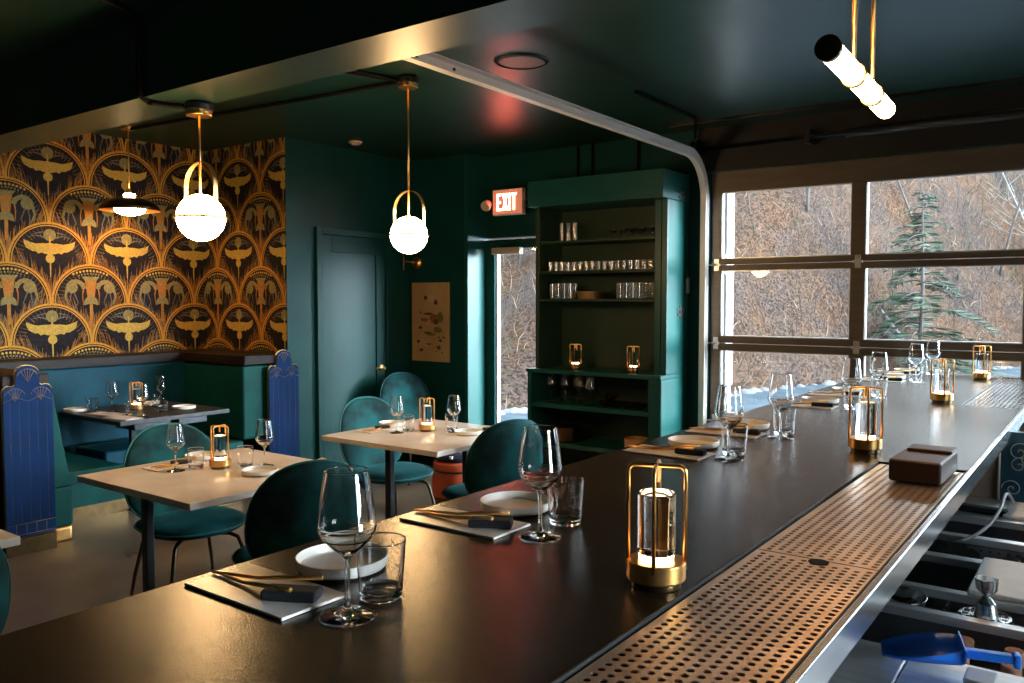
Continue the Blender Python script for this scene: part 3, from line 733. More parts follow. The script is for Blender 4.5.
def chair():
    o = empty('dining_chair', 'x', 'chair')
    # faces +x ; seat centre at origin
    V, F, rim = shell(.50, .50, .075, lambda u, v: .25*u*u*0+.16*v*v+.05*u*abs(u), p=2.5)
    MB().add([(u, v, .425+n_) for u, v, n_ in V], F, 0, True).build('seat', M['velvet'], o)
    MB().tube([(u*1.003, v*1.003, .425+n_) for u, v, n_ in rim], .005, 6, closed=True).build('seat_piping', M['piping'], o)
    V, F, rim = shell(.50, .50, .065, lambda u, v: .75*u*u, p=2.35, egg=-.06)
    f = lambda u, v, n_: (-.245+n_-.20*v, u, .65+v*.97)
    MB().add([f(*q) for q in V], F, 0, True).build('backrest', M['velvet'], o)
    MB().tube([f(q[0]*1.003, q[1]*1.003, q[2]) for q in rim], .005, 6, closed=True).build('back_piping', M['piping'], o)
    MB().tube([(-.17, .0, .385), (-.235, 0, .40), (-.255, 0, .46), (-.262, 0, .54)], .014, 8).build('back_bracket', M['chairleg'], o)
    for sx, sy in ((1,1),(1,-1),(-1,1),(-1,-1)):
        pts = [(sx*.05, sy*.05, .380), (sx*.14, sy*.13, .378), (sx*.172, sy*.158, .362), (sx*.186, sy*.17, .32), (sx*.215, sy*.20, .16), (sx*.238, sy*.222, .0)]
        MB().tube(pts, [.010,.010,.010,.010,.009,.0065], 10).build('leg', M['chairleg'], o)
    return o
P_ch = Proto(chair())
P_ch.put((-3.70, 2.35, 0), -.15, 'teal velvet chair on the left side of the near square table', 'teal velvet dining chairs')
P_ch.put((-2.86, 2.31, 0), PI-.4, 'teal velvet chair on the bar side of the near square table, back to camera', 'teal velvet dining chairs')
P_ch.put((-3.74, 3.80, 0), -.15, 'teal velvet chair on the left side of the back square table', 'teal velvet dining chairs')
P_ch.put((-2.88, 3.71, 0), PI-.4, 'teal velvet chair on the bar side of the back square table', 'teal velvet dining chairs')
P_ch.put((-4.86, 5.26, 0), -.3, 'shadowed teal velvet chair in the corner under the tan print', 'teal velvet dining chairs')
P_ch.put((-2.93, .86, 0), PI, 'teal velvet chair at the table cut off by the left edge', 'teal velvet dining chairs')

# pouf
pf = empty('drum_stool', 'round rust-orange drum stool with navy patterned cushion, behind the back table', 'stool', (-3.86, 4.60, 0))
MB().lathe([(0,0),(.155,0),(.17,.02),(.18,.20),(.17,.36),(.155,.38),(0,.38)], 36).build('drum', M['orangefab'], pf)
MB().lathe([(.176,.10),(.184,.105),(.184,.115),(.176,.12)], 36, close=True).build('band', M['bronze'], pf)
MB().lathe([(.170,.30),(.178,.305),(.178,.315),(.170,.32)], 36, close=True).build('band', M['bronze'], pf)
cu = MB().lathe([(0,.38),(.15,.38),(.172,.395),(.176,.415),(.165,.435),(.12,.447),(0,.452)], 36)
for k in range(9):
    a = 2*PI*k/9; cu.lathe([(0,.0015),(.016,.001),(.016,-.002),(0,-.002)], 8, c=(.11*math.cos(a), .11*math.sin(a), .449), mi=1)
    cu.box((.168*math.cos(a+.3)-.012, .168*math.sin(a+.3)-.012, .41), (.168*math.cos(a+.3)+.012, .168*math.sin(a+.3)+.012, .43), 1)
cu.build('cushion', [M['dots'], M['white']], pf)

# ------------------------------------------------------------------ booth
bo = empty('booth_seating', 'teal upholstered corner booth bench under the bird wallpaper', 'bench', (0,0,0))
FXB = -6.13; FYB = 3.85
MB().box((WX+.012, 2.46, .47), (FXB, AY-.012, 1.045)).build('backrest', M['benchblue'], bo, bevel=.02, segs=4)
MB().box((FXB+.002, FYB, .47), (-5.345, AY-.012, 1.035)).build('backrest', M['bench'], bo, bevel=.02, segs=4)
MB().box((FXB, 2.96, .36), (-5.70, FYB-.40, .47)).build('seat', M['benchblue'], bo, bevel=.02, segs=4)
MB().box((FXB+.002, FYB-.395, .36), (-5.34, FYB, .468)).build('seat', M['bench'], bo, bevel=.02, segs=4)
MB().box((FXB, 2.50, .10), (-5.78, FYB-.42, .36)).box((FXB+.002, FYB-.33, .10), (-5.36, FYB, .36)).build('seat_base', M['bench'], bo)
MB().box((FXB, 2.53, 0), (-5.80, FYB-.44, .10)).box((FXB+.002, FYB-.30, 0), (-5.38, FYB, .10)).build('toe_kick', M['bronze'], bo)
# left bench with slanted back seen from its end
yz = [(2.432, .36), (2.432, .97), (2.442, .985), (2.458, .95), (2.543, .445), (2.90, .44), (2.90, .39), (2.88, .36)]
MB().prism(yz, lambda u, v, t: (t, u, v), FXB+.002, -5.345).build('side_bench', M['bench'], bo, bevel=.012, segs=3)
MB().box((FXB+.3, 2.432, .10), (-5.36, 2.575, .359)).build('seat_base', M['bench'], bo, bevel=.02, segs=4)
MB().box((FXB+.3, 2.436, 0), (-5.365, 2.57, .10)).build('toe_kick', M['brass'], bo, bevel=.02, segs=4)
lg = MB().box((WX+.01, 2.435, 1.046), (FXB+.01, AY-.01, 1.115)).box((FXB+.011, FYB-.01, 1.046), (-5.31, AY-.01, 1.115)).box((WX+.01, 1.60, 1.046), (FXB-.0, 2.13, 1.115))
tag(lg.build('booth_ledge', M['blackwood'], bevel=.004), 'black-brown wooden ledge capping the booth backs below the wallpaper', 'ledge')
tag(MB().box((WX+.01, 2.15, 0), (-5.315, 2.425, 1.09)).build('booth_partition', M['blackwood'], bevel=.01), 'black-brown wooden partition between the two booths', 'partition')
# neighbouring booth bench (beyond left edge)
nb = empty('booth_seating', 'end of the neighbouring dark booth behind the left blue panel', 'bench', (0,0,0))
MB().prism([(4.3-u, v) for u, v in [(2.18, .36), (2.18, 1.00), (2.22, 1.00), (2.34, .475), (2.70, .47), (2.70, .36)]], lambda u, v, t: (t, u, v), FXB, -5.37).build('side_bench', M['bench'], nb, bevel=.012)
MB().box((FXB+.1, 1.9, .0), (-5.39, 2.10, .36)).build('seat_base', M['bench'], nb)

def end_panel(label, y0, y1):
    o = empty('booth_end_panel', label, 'panel', (-5.295, (y0+y1)/2, 0), 0, 'blue booth end panels')
    w = (y1-y0)/2
    a = w*.52
    def outline(ins, zb, dz=0):
        ww = w-ins; cw = w*.50-ins
        p = [(-ww, zb), (ww, zb), (ww, .985-ins)]
        p += [(ww-a*.5+ (a*.5-.0)*math.cos(t), .985-ins+.045*math.sin(t)) for t in [PI/2*i/5 for i in range(1, 6)]]
        p += [(cw+.012*(1-ins*20), 1.025-ins), (cw, 1.035-ins)]
        p += [(cw, 1.095-ins)]+[(cw*math.cos(t), 1.095-ins+.055*math.sin(t)) for t in [PI*i/8 for i in range(1, 8)]]+[(-cw, 1.095-ins)]
        p += [(-cw, 1.035-ins), (-cw-.012*(1-ins*20), 1.025-ins)]
        p += [(-ww+a*.5-(a*.5)*math.cos(t), .985-ins+.045*math.sin(t)) for t in [PI/2*i/5 for i in range(5, 0, -1)]]
        p += [(-ww, .985-ins)]
        return p
    MB().prism(outline(0, .105), lambda u, v, t: (t, u, v), -.012, .0).build('gold_edge', M['gold'], o)
    pb = MB().prism(outline(.004, .109), lambda u, v, t: (t, u, v), 0.0002, .010).build('board', M['blue'], o)
    g = MB(); xx = .0103
    def st(pts, r=.0009): g.tube([(xx, u, v) for u, v in pts], r, 6)
    st([(-w+.006, .19), (w-.006, .19)]); st([(-w+.006, .125), (w-.006, .125)])
    for k in range(1, 5): st([(-w+2*w*k/5, .125), (-w+2*w*k/5, .19)])
    for cx, cz, rr in ((-w*.5, .95, w*.42), (w*.5, .95, w*.42), (0, 1.065, w*.42)):
        st(arc(cx, cz, rr, .35, PI-.35, 12)); 
        for t in (.9, 1.25, PI/2, PI-1.25, PI-.9): st([(cx, cz-.02), (cx+rr*math.cos(t), cz+rr*math.sin(t))], .0008)
    for t in (-.72, -.36, 0, .36, .72): st([(w*t, .20), (w*t, .93)], .0004)
    st([(-w*.95, .93), (-w*.5, .96), (0, .93), (w*.5, .96), (w*.95, .93)])
    g.build('inlay_lines', M['gold'], o)
    MB().box((-.014, -w, 0), (.008, w, .10)).build('kick_plate', M['bronze'], o, bevel=.002)
    return o
end_panel('blue art deco booth end panel at the left, beside the dark partition', 2.14, 2.43)
end_panel('blue art deco booth end panel at the right, against the green wall', 4.04, 4.335)

BZ = .75
bt = table('black booth table with lantern and glasses, inside the teal booth', -6.02, 2.80, -5.19, 3.62, BZ, M['black'], [(-.18, 0.)], name='booth_table')
MB().box((.15, -.30, BZ-.075), (.39, -.04, BZ-.0305)).box((.15, .02, BZ-.075), (.39, .24, BZ-.0305)).build('bracket', M['darksteel'], bt, bevel=.004)
for x, y, w in ((-5.70, 3.02, 'left side'), (-5.32, 3.03, 'front corner'), (-5.80, 3.45, 'back side')):
    P_wine.put((x, y, BZ+.0004), 0, 'wine glass on the black booth table, '+w, 'glasses on the booth table')
for x, y, w in ((-5.835, 2.95, 'left side'), (-5.45, 3.02, 'before the lantern'), (-5.70, 3.36, 'back side'), (-5.43, 3.24, 'beside the right plate')):
    P_tumb.put((x, y, BZ+.0004), 0, 'tumbler on the black booth table, '+w, 'tumblers on the booth table')
for x, y, w in ((-5.93, 2.88, 'left end'), (-5.45, 3.42, 'right end'), (-5.86, 3.36, 'back')):
    P_plate.put((x, y, BZ+.0004), 0, 'round plate on the black booth table, '+w, 'plates on the booth table')
P_lan.put((-5.65, 3.17, BZ+.0004), .3, 'brass cage lantern on the black booth table', 'lanterns on the tables')
for x, y, r, w in ((-5.62, 2.93, .2, 'left'), (-5.34, 2.90, .1, 'front')):
    P_mat.put((x, y, BZ+.0004), r, 'pale placemat on the black booth table, '+w, 'placemats on the booth table')

# ------------------------------------------------------------------ cabinet contents
def jar(r, h, n=16): return [(0,0),(r*.86,0),(r*.9,.003),(r,h),(r-.0015,h),(r*.86,.008),(0,.007)]
P_sm = Proto(tag(glass_obj('shelf_tumbler', jar(.026, .075), 20), 'x', 'glass'))
P_tall = Proto(tag(glass_obj('highball_glass', jar(.027, .125), 20), 'x', 'glass'))
COUPE = [(0,0),(.030,0),(.030,.002),(.006,.006),(.003,.02),(.003,.055),(.012,.062),(.034,.078),(.040,.10),(.0388,.10),(.032,.080),(.010,.066),(0,.065)]
P_cp = Proto(tag(glass_obj('stemmed_shelf_glass', COUPE, 20), 'x', 'glass'))
cx0, cx1 = -3.78, -2.80
for i in range(3):
    for k in range(2):
        P_sm.put((-3.70+.065*i, 5.76, 2.0155+k*.078), 0, 'small glass stacked two high at the left of the top cabinet shelf', 'stacked glasses on the top cabinet shelf')
for i in range(9):
    P_cp.put((-3.19+.042*i, 5.72+(.08 if i % 2 else 0), 2.0155), 0, 'low stemmed glass in the bunch at the right of the top cabinet shelf', 'stemmed glasses on the top cabinet shelf', scale=(.8, .8, .8))
for r in range(2):
    for i in range(17):
        P_sm.put((-3.76+.057*i+.01*r, 5.68+.075*r, 1.7725), 0, 'small tumbler in the long row on the second cabinet shelf', 'tumbler row on the second cabinet shelf')
for r in range(2):
    for i in range(4):
        P_tall.put((-3.75+.058*i, 5.69+.08*r, 1.5485), 0, 'highball glass at the left of the third cabinet shelf', 'highball glasses on the third cabinet shelf')
for r in range(2):
    for i in range(6):
        P_tall.put((-3.12+.055*i, 5.69+.08*r, 1.5485), 0, 'tall glass at the right of the third cabinet shelf', 'tall glasses on the third cabinet shelf')
tr = MB().lathe([(0,0),(.095,0),(.11,.06),(.107,.06),(.092,.004),(0,.004)], 28).build('mesh_basket', M['copper'], loc=(-3.40, 5.72, 1.5485)); tag(tr, 'round coppery basket in the middle of the third cabinet shelf', 'basket')
P_cp.put((-3.24, 5.75, 1.5485), 0, 'single stemmed glass beside the coppery basket on the third cabinet shelf')
P_lan.put((-3.50, 5.66, .9855), .1, 'brass cage lantern at the left on the cabinet counter', 'lanterns in the cabinet')
P_lan.put((-2.98, 5.66, .9855), .1, 'brass cage lantern at the right on the cabinet counter', 'lanterns in the cabinet')
for i in range(5):
    P_wsh.put((-3.76+.068*i, 5.70+(.09 if i % 2 else 0), .7105), 0, 'wine glass in the cluster below the cabinet counter', 'wine glasses below the cabinet counter')
P_wsh.put((-3.335, 5.62, .7105), 0, 'single wine glass standing apart below the cabinet counter')
for i in range(4):
    b_ = MB().lathe([(0,0),(.03,0),(.062,.045),(.060,.045),(.028,.004),(0,.004)], 24)
    if i == 0: pb_ = Proto(tag(b_.build('dark_bowl', M['bronze']), 'x', 'bowl'))
    pb_.put((-3.20+.10*i, 5.62, .7105), 0, 'small dark bowl in the row below the cabinet counter', 'dark bowls in the cabinet')
pb_.put((-3.15, 5.62, .7575), 0, 'small dark bowl stacked on the row below the counter')
bs = MB().lathe([(0,0),(.085,0),(.09,.01),(.09,.075),(.093,.085),(.085,.088),(.08,.02),(0,.015)], 32)
tag(bs.build('wooden_tub', M['woodplate'], loc=(-2.93, 5.62, .4005)), 'round tan wooden tub on the low cabinet shelf beyond the bar edge', 'tub')
bs = MB().lathe([(0,0),(.12,0),(.13,.02),(.13,.12),(.0,.125)], 32)
tag(bs.build('lidded_canister', M['bronze'], loc=(-3.58, 5.64, .4005)), 'brown lidded canister on the low cabinet shelf at the left', 'canister')

# ------------------------------------------------------------------ overhead glass door
def overhead():
    d = empty('door_3', None, None, (0,0,0)); d['kind'] = 'structure'
    X0, X1 = -2.503, 2.73
    y0, y1 = GY-.005, GY+.045
    cols = [(-2.419, -1.486), (-1.389, -.46), (-.363, .566), (.663, 1.592), (1.689, 2.63)]
    rowsz = [(.09, .575), (.675, 1.16), (1.267, 1.761), (1.85, 2.346)]
    zs = [.0]+[v for r in rowsz for v in r]+[2.505]
    f = MB()
    for a, b in zip(zs[0::2], zs[1::2]):
        if b-a > .11 or a == 0 or b > 2.5: f.box((X0, y0, a), (X1, y1, b))
        else:
            mid = (a+b)/2; f.box((X0, y0, a), (X1, y1, mid-.002)).box((X0, y0, mid+.002), (X1, y1, b))
    xs = [X0]+[v for c in cols for v in c]+[X1]
    for a, b in zip(xs[0::2], xs[1::2]):
        for c, e in rowsz: f.box((a, y0, c), (b, y1, e))
    f.build('door_frame', M['doorframe'], d, bevel=.003)
    beads = MB()
    for a, b in cols:
        for c, e in rowsz:
            t = .006
            beads.box((a, y0+.008, c), (a+t, y1-.01, e)).box((b-t, y0+.008, c), (b, y1-.01, e)).box((a+t, y0+.008, c), (b-t, y1-.01, c+t)).box((a+t, y0+.008, e-t), (b-t, y1-.01, e))
    beads.build('glazing_beads', M['galv'], d)
    for a, b in cols:
        for c, e in rowsz:
            MB().box((a+.004, y0+.020, c+.004), (b-.004, y0+.024, e-.004)).build('pane', M['pane'], d)
    for z in (.62, 1.213, 1.805):
        for x in (X0+.05, -1.4375, -.4115, .6145, 1.6405, X1-.05):
            MB().box((x-.02, y0-.008, z-.045), (x+.02, y0-.0005, z+.045)).box((x-.032, y0-.014, z-.01), (x+.032, y0-.0055, z+.01)).build('hinge', M['galv'], d, bevel=.002)
        MB().tube([(X0-.045, y0-.02, z), (X0+.05, y0-.02, z)], .007, 8).build('roller', M['galv'], d)
    # outside white jamb
    return d
overhead()
struct('trim_3', MB().box((-2.56, GY+.06, 0), (-2.405+.005, GY+.20, 2.6)), M['white'])

# track (C channel): vertical, curve, horizontal
def track():
    o = empty('door_track', 'pale steel overhead-door track curving from the wall up to the ceiling', 'track', (0,0,0))
    X = -2.55; yv, zt = 5.93, 2.612; R_ = .32
    path = [(yv, 0.0), (yv, zt-R_)] + [(yv-R_+R_*math.cos(t), zt-R_+R_*math.sin(t)) for t in [PI/2*i/10 for i in range(1, 11)]] + [(2.62, zt+.008)]
    m = MB()
    # cross-section in (x, n): web plus two lips
    n = len(path); sect = [(.0, -.03), (.045, -.03), (.045, -.024), (.006, -.024), (.006, .024), (.045, .024), (.045, .03), (.0, .03)]
    vs = []
    for i, (y, z) in enumerate(path):
        a = path[max(0, i-1)]; b = path[min(n-1, i+1)]; d = Vector((b[0]-a[0], b[1]-a[1])).normalized(); nn = Vector((d.y, -d.x))
        for sx, sn in sect: vs.append((X+sx, y+nn.x*sn, z+nn.y*sn))
    k = len(sect); fs = []
    for i in range(n-1):
        for j in range(k): fs.append((i*k+j, i*k+(j+1) % k, (i+1)*k+(j+1) % k, (i+1)*k+j))
    fs += [tuple(range(k)), tuple((n-1)*k+j for j in range(k))]
    m.add(vs, fs).build('channel', M['track'], o)
    MB().box((X-.03, 2.74, zt+.0), (X-.001, 2.77, H-.001)).box((X-.03, 2.70, zt+.03), (X-.001, 2.83, zt+.06)).build('hanger', M['black'], o)
    MB().tube([(X-.016, 2.72, zt+.03), (X-.016, 2.60, H-.005)], .010, 6).build('brace', M['black'], o)
    for y in (2.68, 2.76, 3.02): MB().lathe([(0,0),(.008,0),(.008,.006),(0,.006)], 10).build('bolt', M['black'], o, loc=(X+.006, y, zt+.01), rot=(0, PI/2, 0))
    return o
track()
# torsion shaft with end bearing
tsf = empty('torsion_shaft', 'dark torsion spring shaft with round end bearing above the overhead door', 'shaft', (0,0,0))
MB().tube([(-2.60, 5.86, 2.66), (2.8, 5.86, 2.66)], .013, 10).build('shaft', M['darksteel'], tsf)
MB().lathe([(0,0),(.07,0),(.07,.012),(.045,.02),(.045,.045),(0,.045)], 28).build('drum', M['bronze'], tsf, loc=(-2.60, 5.86, 2.66), rot=(0, PI/2, 0))
MB().lathe([(.02,0),(.075,0),(.075,.006),(.02,.006)], 28, close=True).build('bearing_plate', M['darksteel'], tsf, loc=(-2.55, 5.86, 2.66), rot=(0, PI/2, 0))
for x in (-1.75, -.35, .9): MB().box((x-.02, 5.84, 2.62), (x+.02, 5.968, 2.72)).build('bracket', M['darksteel'], tsf, bevel=.003)
MB().tube([(-1.5, 5.86, 2.66), (.4, 5.86, 2.66)], .030, 14).build('spring', M['black'], tsf)
# ceiling pipe line before the outside wall
tag(MB().box((-2.70, 5.66, H-.022), (RX-.05, 5.70, H-.001)).build('ceiling_strut', M['darksteel'], bevel=.002), 'dark strut channel along the ceiling in front of the overhead door', 'channel')

# ------------------------------------------------------------------ lamps
def globe(loc, canopy_z, label):
    o = empty('globe_pendant', label, 'pendant light', loc, 0, 'globe pendant lights')
    r = .109
    MB().lathe([(r*math.sin(PI*i/24), -r*math.cos(PI*i/24)) for i in range(25)], 40).build('glass_globe', M['globe'], o)
    MB().tube([((r+.006)*math.cos(2*PI*i/48), (r+.006)*math.sin(2*PI*i/48), 0) for i in range(48)], .0055, 8, closed=True).build('ring', M['brass'], o)
    a = MB(); w = .011; zc = .14; ra = r+.008
    pts = [(-ra, -.005), (-ra, zc)]+[(-ra*math.cos(t), zc+ra*math.sin(t)) for t in [PI*i/20 for i in range(1, 20)]]+[(ra, zc), (ra, -.005)]
    vs = []; n = len(pts)
    for i, (u, v) in enumerate(pts):
        p, q = pts[max(0,i-1)], pts[min(n-1,i+1)]; d = Vector((q[0]-p[0], q[1]-p[1])).normalized(); nn = Vector((-d.y, d.x))*.0022
        vs += [(u+nn.x, -w, v+nn.y), (u+nn.x, w, v+nn.y), (u-nn.x, w, v-nn.y), (u-nn.x, -w, v-nn.y)]
    fs = []
    for i in range(n-1):
        for j in range(4): fs.append((4*i+j, 4*i+(j+1) % 4, 4*i+4+(j+1) % 4, 4*i+4+j))
    fs += [(0,1,2,3), (4*n-4,4*n-3,4*n-2,4*n-1)]
    a.add(vs, fs).build('arch', M['brass'], o)
    cz = canopy_z-loc[2]
    MB().tube([(0,0,r), (0,0,cz-.01)], .0055, 10).build('rod', M['brass'], o)
    MB().lathe([(0,-.004),(.055,-.004),(.058,0),(.058,.022),(0,.022)], 32).build('canopy', M['brass'], o, loc=(0,0,cz-.022))
    return o
globe((-3.45, 2.27, 1.922), 2.415, 'globe pendant with brass arch over the near square table')
globe((-3.345, 3.56, 1.918), 2.79, 'globe pendant with brass arch over the back square table')
def jbox(loc, label, r=.062):
    return tag(MB().lathe([(0,0),(r,0),(r,.028),(r*.9,.034),(0,.034)], 24).build('junction_box', M['black'], loc=loc), label, 'junction box')
jbox((-3.45, 2.27, 2.4155), 'round black junction box above the near globe pendant')
jbox((-3.345, 3.56, 2.7905), 'round black junction box above the back globe pendant')
dp = empty('dome_pendant', 'small dark dome pendant with brass lining over the booth table', 'pendant light', (-6.0, 3.35, 2.215))
so = [(.212,-.005),(.210,.015),(.18,.05),(.12,.078),(.06,.092),(.045,.10)]
si = [(.040,.095),(.058,.087),(.118,.073),(.177,.045),(.205,.012),(.2115,-.005)]
MB().lathe(so+[(.04,.10)], 40).build('shade', M['bronze'], dp)
MB().lathe(si+[(.211,-.006)], 40).build('lining', M['brass'], dp)
MB().lathe([(.11*math.sin(PI*i/16), -.048*math.cos(PI*i/16)+.005) for i in range(17)], 32).build('bulb', M['bulb'], dp)
MB().lathe([(0,.10),(.042,.10),(.042,.118),(.03,.122),(0,.122)], 28).build('glow_collar', M['bulb'], dp)
MB().lathe([(0,.122),(.02,.122),(.012,.15),(0,.15)], 20).build('cap', M['brass'], dp)
MB().tube([(0,0,.15), (0,0,.595)], .0045, 8).build('rod', M['brass'], dp)
MB().lathe([(0,0),(.05,0),(.05,.02),(0,.02)], 28).build('canopy', M['brass'], dp, loc=(0,0,.594))

tb = empty('tube_pendant', 'glowing tubular pendant with brass rings hanging over the bar', 'pendant light', (0,0,0))
A = Vector((-.596, 2.147, 2.165)); Bv = Vector((-.630, 2.95, 2.165)); dirv = (Bv-A).normalized(); LT = (Bv-A).length
q = dirv.to_track_quat('Z', 'Y').to_euler()
MB().lathe([(0,.014),(.029,.014),(.029,LT-.004),(.024,LT),(0,LT)], 32).build('glass_tube', M['tube'], tb, loc=A, rot=q)
MB().lathe([(0,-.004),(.0325,-.004),(.0325,.014),(0,.014)], 32).build('end_cap', M['bronze'], tb, loc=A, rot=q)
for f_ in (.37, .70):
    c_ = A+dirv*LT*f_
    MB().lathe([(.0295,-.012),(.034,-.012),(.034,.012),(.0295,.012)], 32, close=True).build('ring', M['brass'], tb, loc=c_, rot=q)
    MB().tube([(c_.x, c_.y, c_.z+.034), (c_.x, c_.y, H-.001)], .0065, 10).build('rod', M['brass'], tb)
# ceiling fixtures
sp = empty('ceiling_speaker', 'round flush ceiling speaker beside the overhead-door track', 'speaker', (-2.63, 3.69, H))
MB().lathe([(0,-.008),(.125,-.008),(.125,-.001),(0,-.001)], 48).build('grille', M['doorframe'], sp)
MB().lathe([(.126,-.001),(.126,-.014),(.142,-.010),(.150,-.001)], 48, close=True).build('rim', M['darksteel'], sp)
tag(MB().lathe([(0,0),(.03,0),(.05,.012),(.055,.024),(0,.024)], 28).build('smoke_detector', M['signcase'], loc=(-5.05, 4.75, H-.0245)), 'small round detector on the ceiling near the interior door', 'detector')

def conduit(pts, label, r=.011, grp=None):
    m = MB(); P = [Vector(p) for p in pts]; out = [P[0]]
    for i in range(1, len(P)-1):
        a = (P[i-1]-P[i]).normalized(); b = (P[i+1]-P[i]).normalized(); k = .06
        for t in (0, .25, .5, .75, 1):
            s0 = P[i]+a*k*(1-t); s1 = P[i]+b*k*t; out.append(s0*(1-t)+s1*t)
    out.append(P[-1]); m.tube(out, r, 10)
    return tag(m.build('conduit', M['conduit']), label, 'conduit')
conduit([(-3.40, .3, H-.02), (-3.40, 1.60, H-.02), (-3.56, 2.045, H-.02), (-3.56, 2.045, 2.435), (-3.56, 2.14, 2.434), (-3.49, 2.22, 2.43)], 'black conduit bending down the beam to the near globe pendant', .013)
conduit([(-3.38, 3.51, 2.808), (-3.62, 2.335, 2.812)], 'black conduit from the back pendant box toward the beam, right one', .010)
conduit([(-3.40, 3.53, 2.808), (-3.80, 2.34, 2.812)], 'black conduit from the back pendant box toward the beam, left one', .010)
conduit([(-3.41, 3.57, 2.812), (-4.3, 3.50, 2.812), (-5.95, 3.35, 2.812)], 'long black conduit along the ceiling from back pendant to booth pendant', .012)
for k, (x, w) in enumerate(((-3.66, 'left'), (-3.52, 'middle'), (-3.10, 'right'))):
    conduit([(x, 5.945, 2.4925), (x, 5.945, H-.002)], 'dark conduit on the wall above the display cabinet, '+w, .010)
conduit([(-2.42, 4.6, H-.015), (-2.42, 5.5, H-.015), (-2.60, 5.9, H-.015), (-2.60, 5.9, 2.75)], 'dark conduit running over the ceiling beside the track end')

# ------------------------------------------------------------------ bartender side
SZ = .85
us = empty('ice_bin', 'stainless ice bin with lid under the near end of the bar', 'ice bin', (0,0,0))
MB().box((-.60, 1.15, .10), (.22, 1.165, SZ)).box((-.60, 1.720, .10), (.22, 1.735, SZ)).box((-.60, 1.165, .10), (-.585, 1.720, SZ)).box((.205, 1.165, .10), (.22, 1.720, SZ)).box((-.585,1.165,.10),(.205,1.720,.12)).build('bin_body', M['steelx'], us)
MB().box((-.59, 1.17, SZ+.0005), (-.30, 1.725, SZ+.012)).build('fixed_lid', M['steelx'], us, bevel=.003)
MB().box((-.298, 1.17, SZ+.0005), (.21, 1.725, SZ+.010)).build('sliding_lid', M['steelx'], us, bevel=.003)
MB().box((-.20, 1.63, SZ+.0105), (-.15, 1.69, SZ+.02)).build('lid_handle', M['white'], us, bevel=.003)
# scoop lying on the bin
so_ = empty('ice_scoop', 'blue plastic ice scoop lying on the stainless bin lid', 'scoop', (-.262, 1.665, SZ+.024), .26)
m = MB(); V = []; F = []; nu, nv = 12, 10
for i in range(nu+1):
    u = i/nu; wd = .072*math.sin(PI*min(1, .18+u*.62))**.8; 
    for j in range(nv+1):
        t = -1+2*j/nv
        V.append((-.10+.17*u, t*wd*(1 if u > .1 else .9), .004+.050*abs(t)**2.6*(.25+.75*u)))
for i in range(nu):
    for j in range(nv): a = i*(nv+1)+j; F.append((a, a+1, a+nv+2, a+nv+1))
m.add(V, F, 0, True); bwl = m.build('bowl', M['scoop'], so_)
sol = bwl.modifiers.new('Solidify', 'SOLIDIFY'); sol.thickness = .003; sol.offset = 1
MB().prism([(t*.066, .006+.050*abs(t)**2.6) for t in [-1+2*j/10 for j in range(11)]], lambda u, v, t: (t, u, v), .0705, .0735).build('back_wall', M['scoop'], so_)
MB().box((.0738, -.014, .020), (.175, .014, .040)).build('handle', M['scoop'], so_, bevel=.006, segs=3)
MB().box((.1752, -.016, .012), (.19, .016, .044)).build('handle_end', M['scoop'], so_, bevel=.005, segs=3)
so_.scale = (.78, .78, .78)
# speed rail with bottles
sr = empty('speed_rail', 'dark steel bottle rail between the ice bin and the rinser station', 'bottle rail', (0,0,0))
MB().box((-.60, 1.737, .40), (.22, 1.985, .415)).box((-.60, 1.737, .415), (.22, 1.741, .62)).box((-.60, 1.978, .415), (.22, 1.985, .62)).build('rail_pan', M['darksteel'], sr)
BOT = [(0,0),(.034,0),(.036,.004),(.036,.17),(.030,.20),(.014,.235),(.013,.285),(.0145,.287),(.0145,.30),(0,.30)]
def bottle():
    o = empty('corked_bottle', 'x', 'bottle')
    MB().lathe(BOT, 24).build('bottle_body', M['bottle'], o)
    MB().lathe([(0,.3005),(.0175,.3005),(.018,.302),(.018,.322),(.0165,.325),(0,.325)], 20).build('cork', M['cork'], o)
    return o
P_bt = Proto(bottle())
for k, (x, y, w) in enumerate(((-.235, 1.93, 'left pair, far one'), (-.232, 1.84, 'left pair, near one'), (-.145, 1.925, 'right row, farthest'), (-.143, 1.84, 'right row, middle'), (-.140, 1.779, 'right row, nearest'))):
    P_bt.put((x, y, .4155), 0, 'dark bottle with pale wooden stopper in the bottle rail, '+w, 'stoppered bottles in the rail', scale=(1, 1, 1.28))
# rinser station + sinks
sk = empty('bar_sink', 'stainless underbar sink and rinser station below the bar edge', 'sink', (0,0,0))
f = MB(); g_ = MB()
def fr(x0, y0, x1, y1, zt=SZ, d=.02): f.box((x0, y0, zt-d), (x1, y1, zt))
fr(-.60, 1.99, .22, 2.02)                       # front lip
g_.box((-.60, 1.99, .45), (.22, 1.996, SZ-.02))
g_.box((-.60, 2.02, .80), (.22, 2.16, .806)); g_.box((-.60, 2.155, .806), (.22, 2.16, SZ-.02))
fr(-.60, 2.16, .22, 2.19)
g_.box((-.60, 2.19, .60), (.22, 2.196, SZ-.02)); g_.box((-.60, 2.19, .59), (.22, 2.45, .60)); g_.box((-.60, 2.445, .60), (.22, 2.45, SZ-.02))
fr(-.60, 2.45, .22, 2.49)
g_.box((-.60, 2.49, .60), (.22, 2.70, .61)); g_.box((-.60, 2.695, .61), (.22, 2.70, SZ-.02))
fr(-.60, 2.70, .22, 2.735)
g_.box((-.60, 2.735, .55), (.22, 2.96, .56)); g_.box((-.60, 2.952, .56), (.22, 2.96, SZ-.02))
fr(-.60, 2.96, .22, 3.28)
g_.box((.214, 1.99, .45), (.22, 3.28, SZ-.02)); g_.box((-.60, 1.99, .45), (-.594, 3.28, SZ-.02))
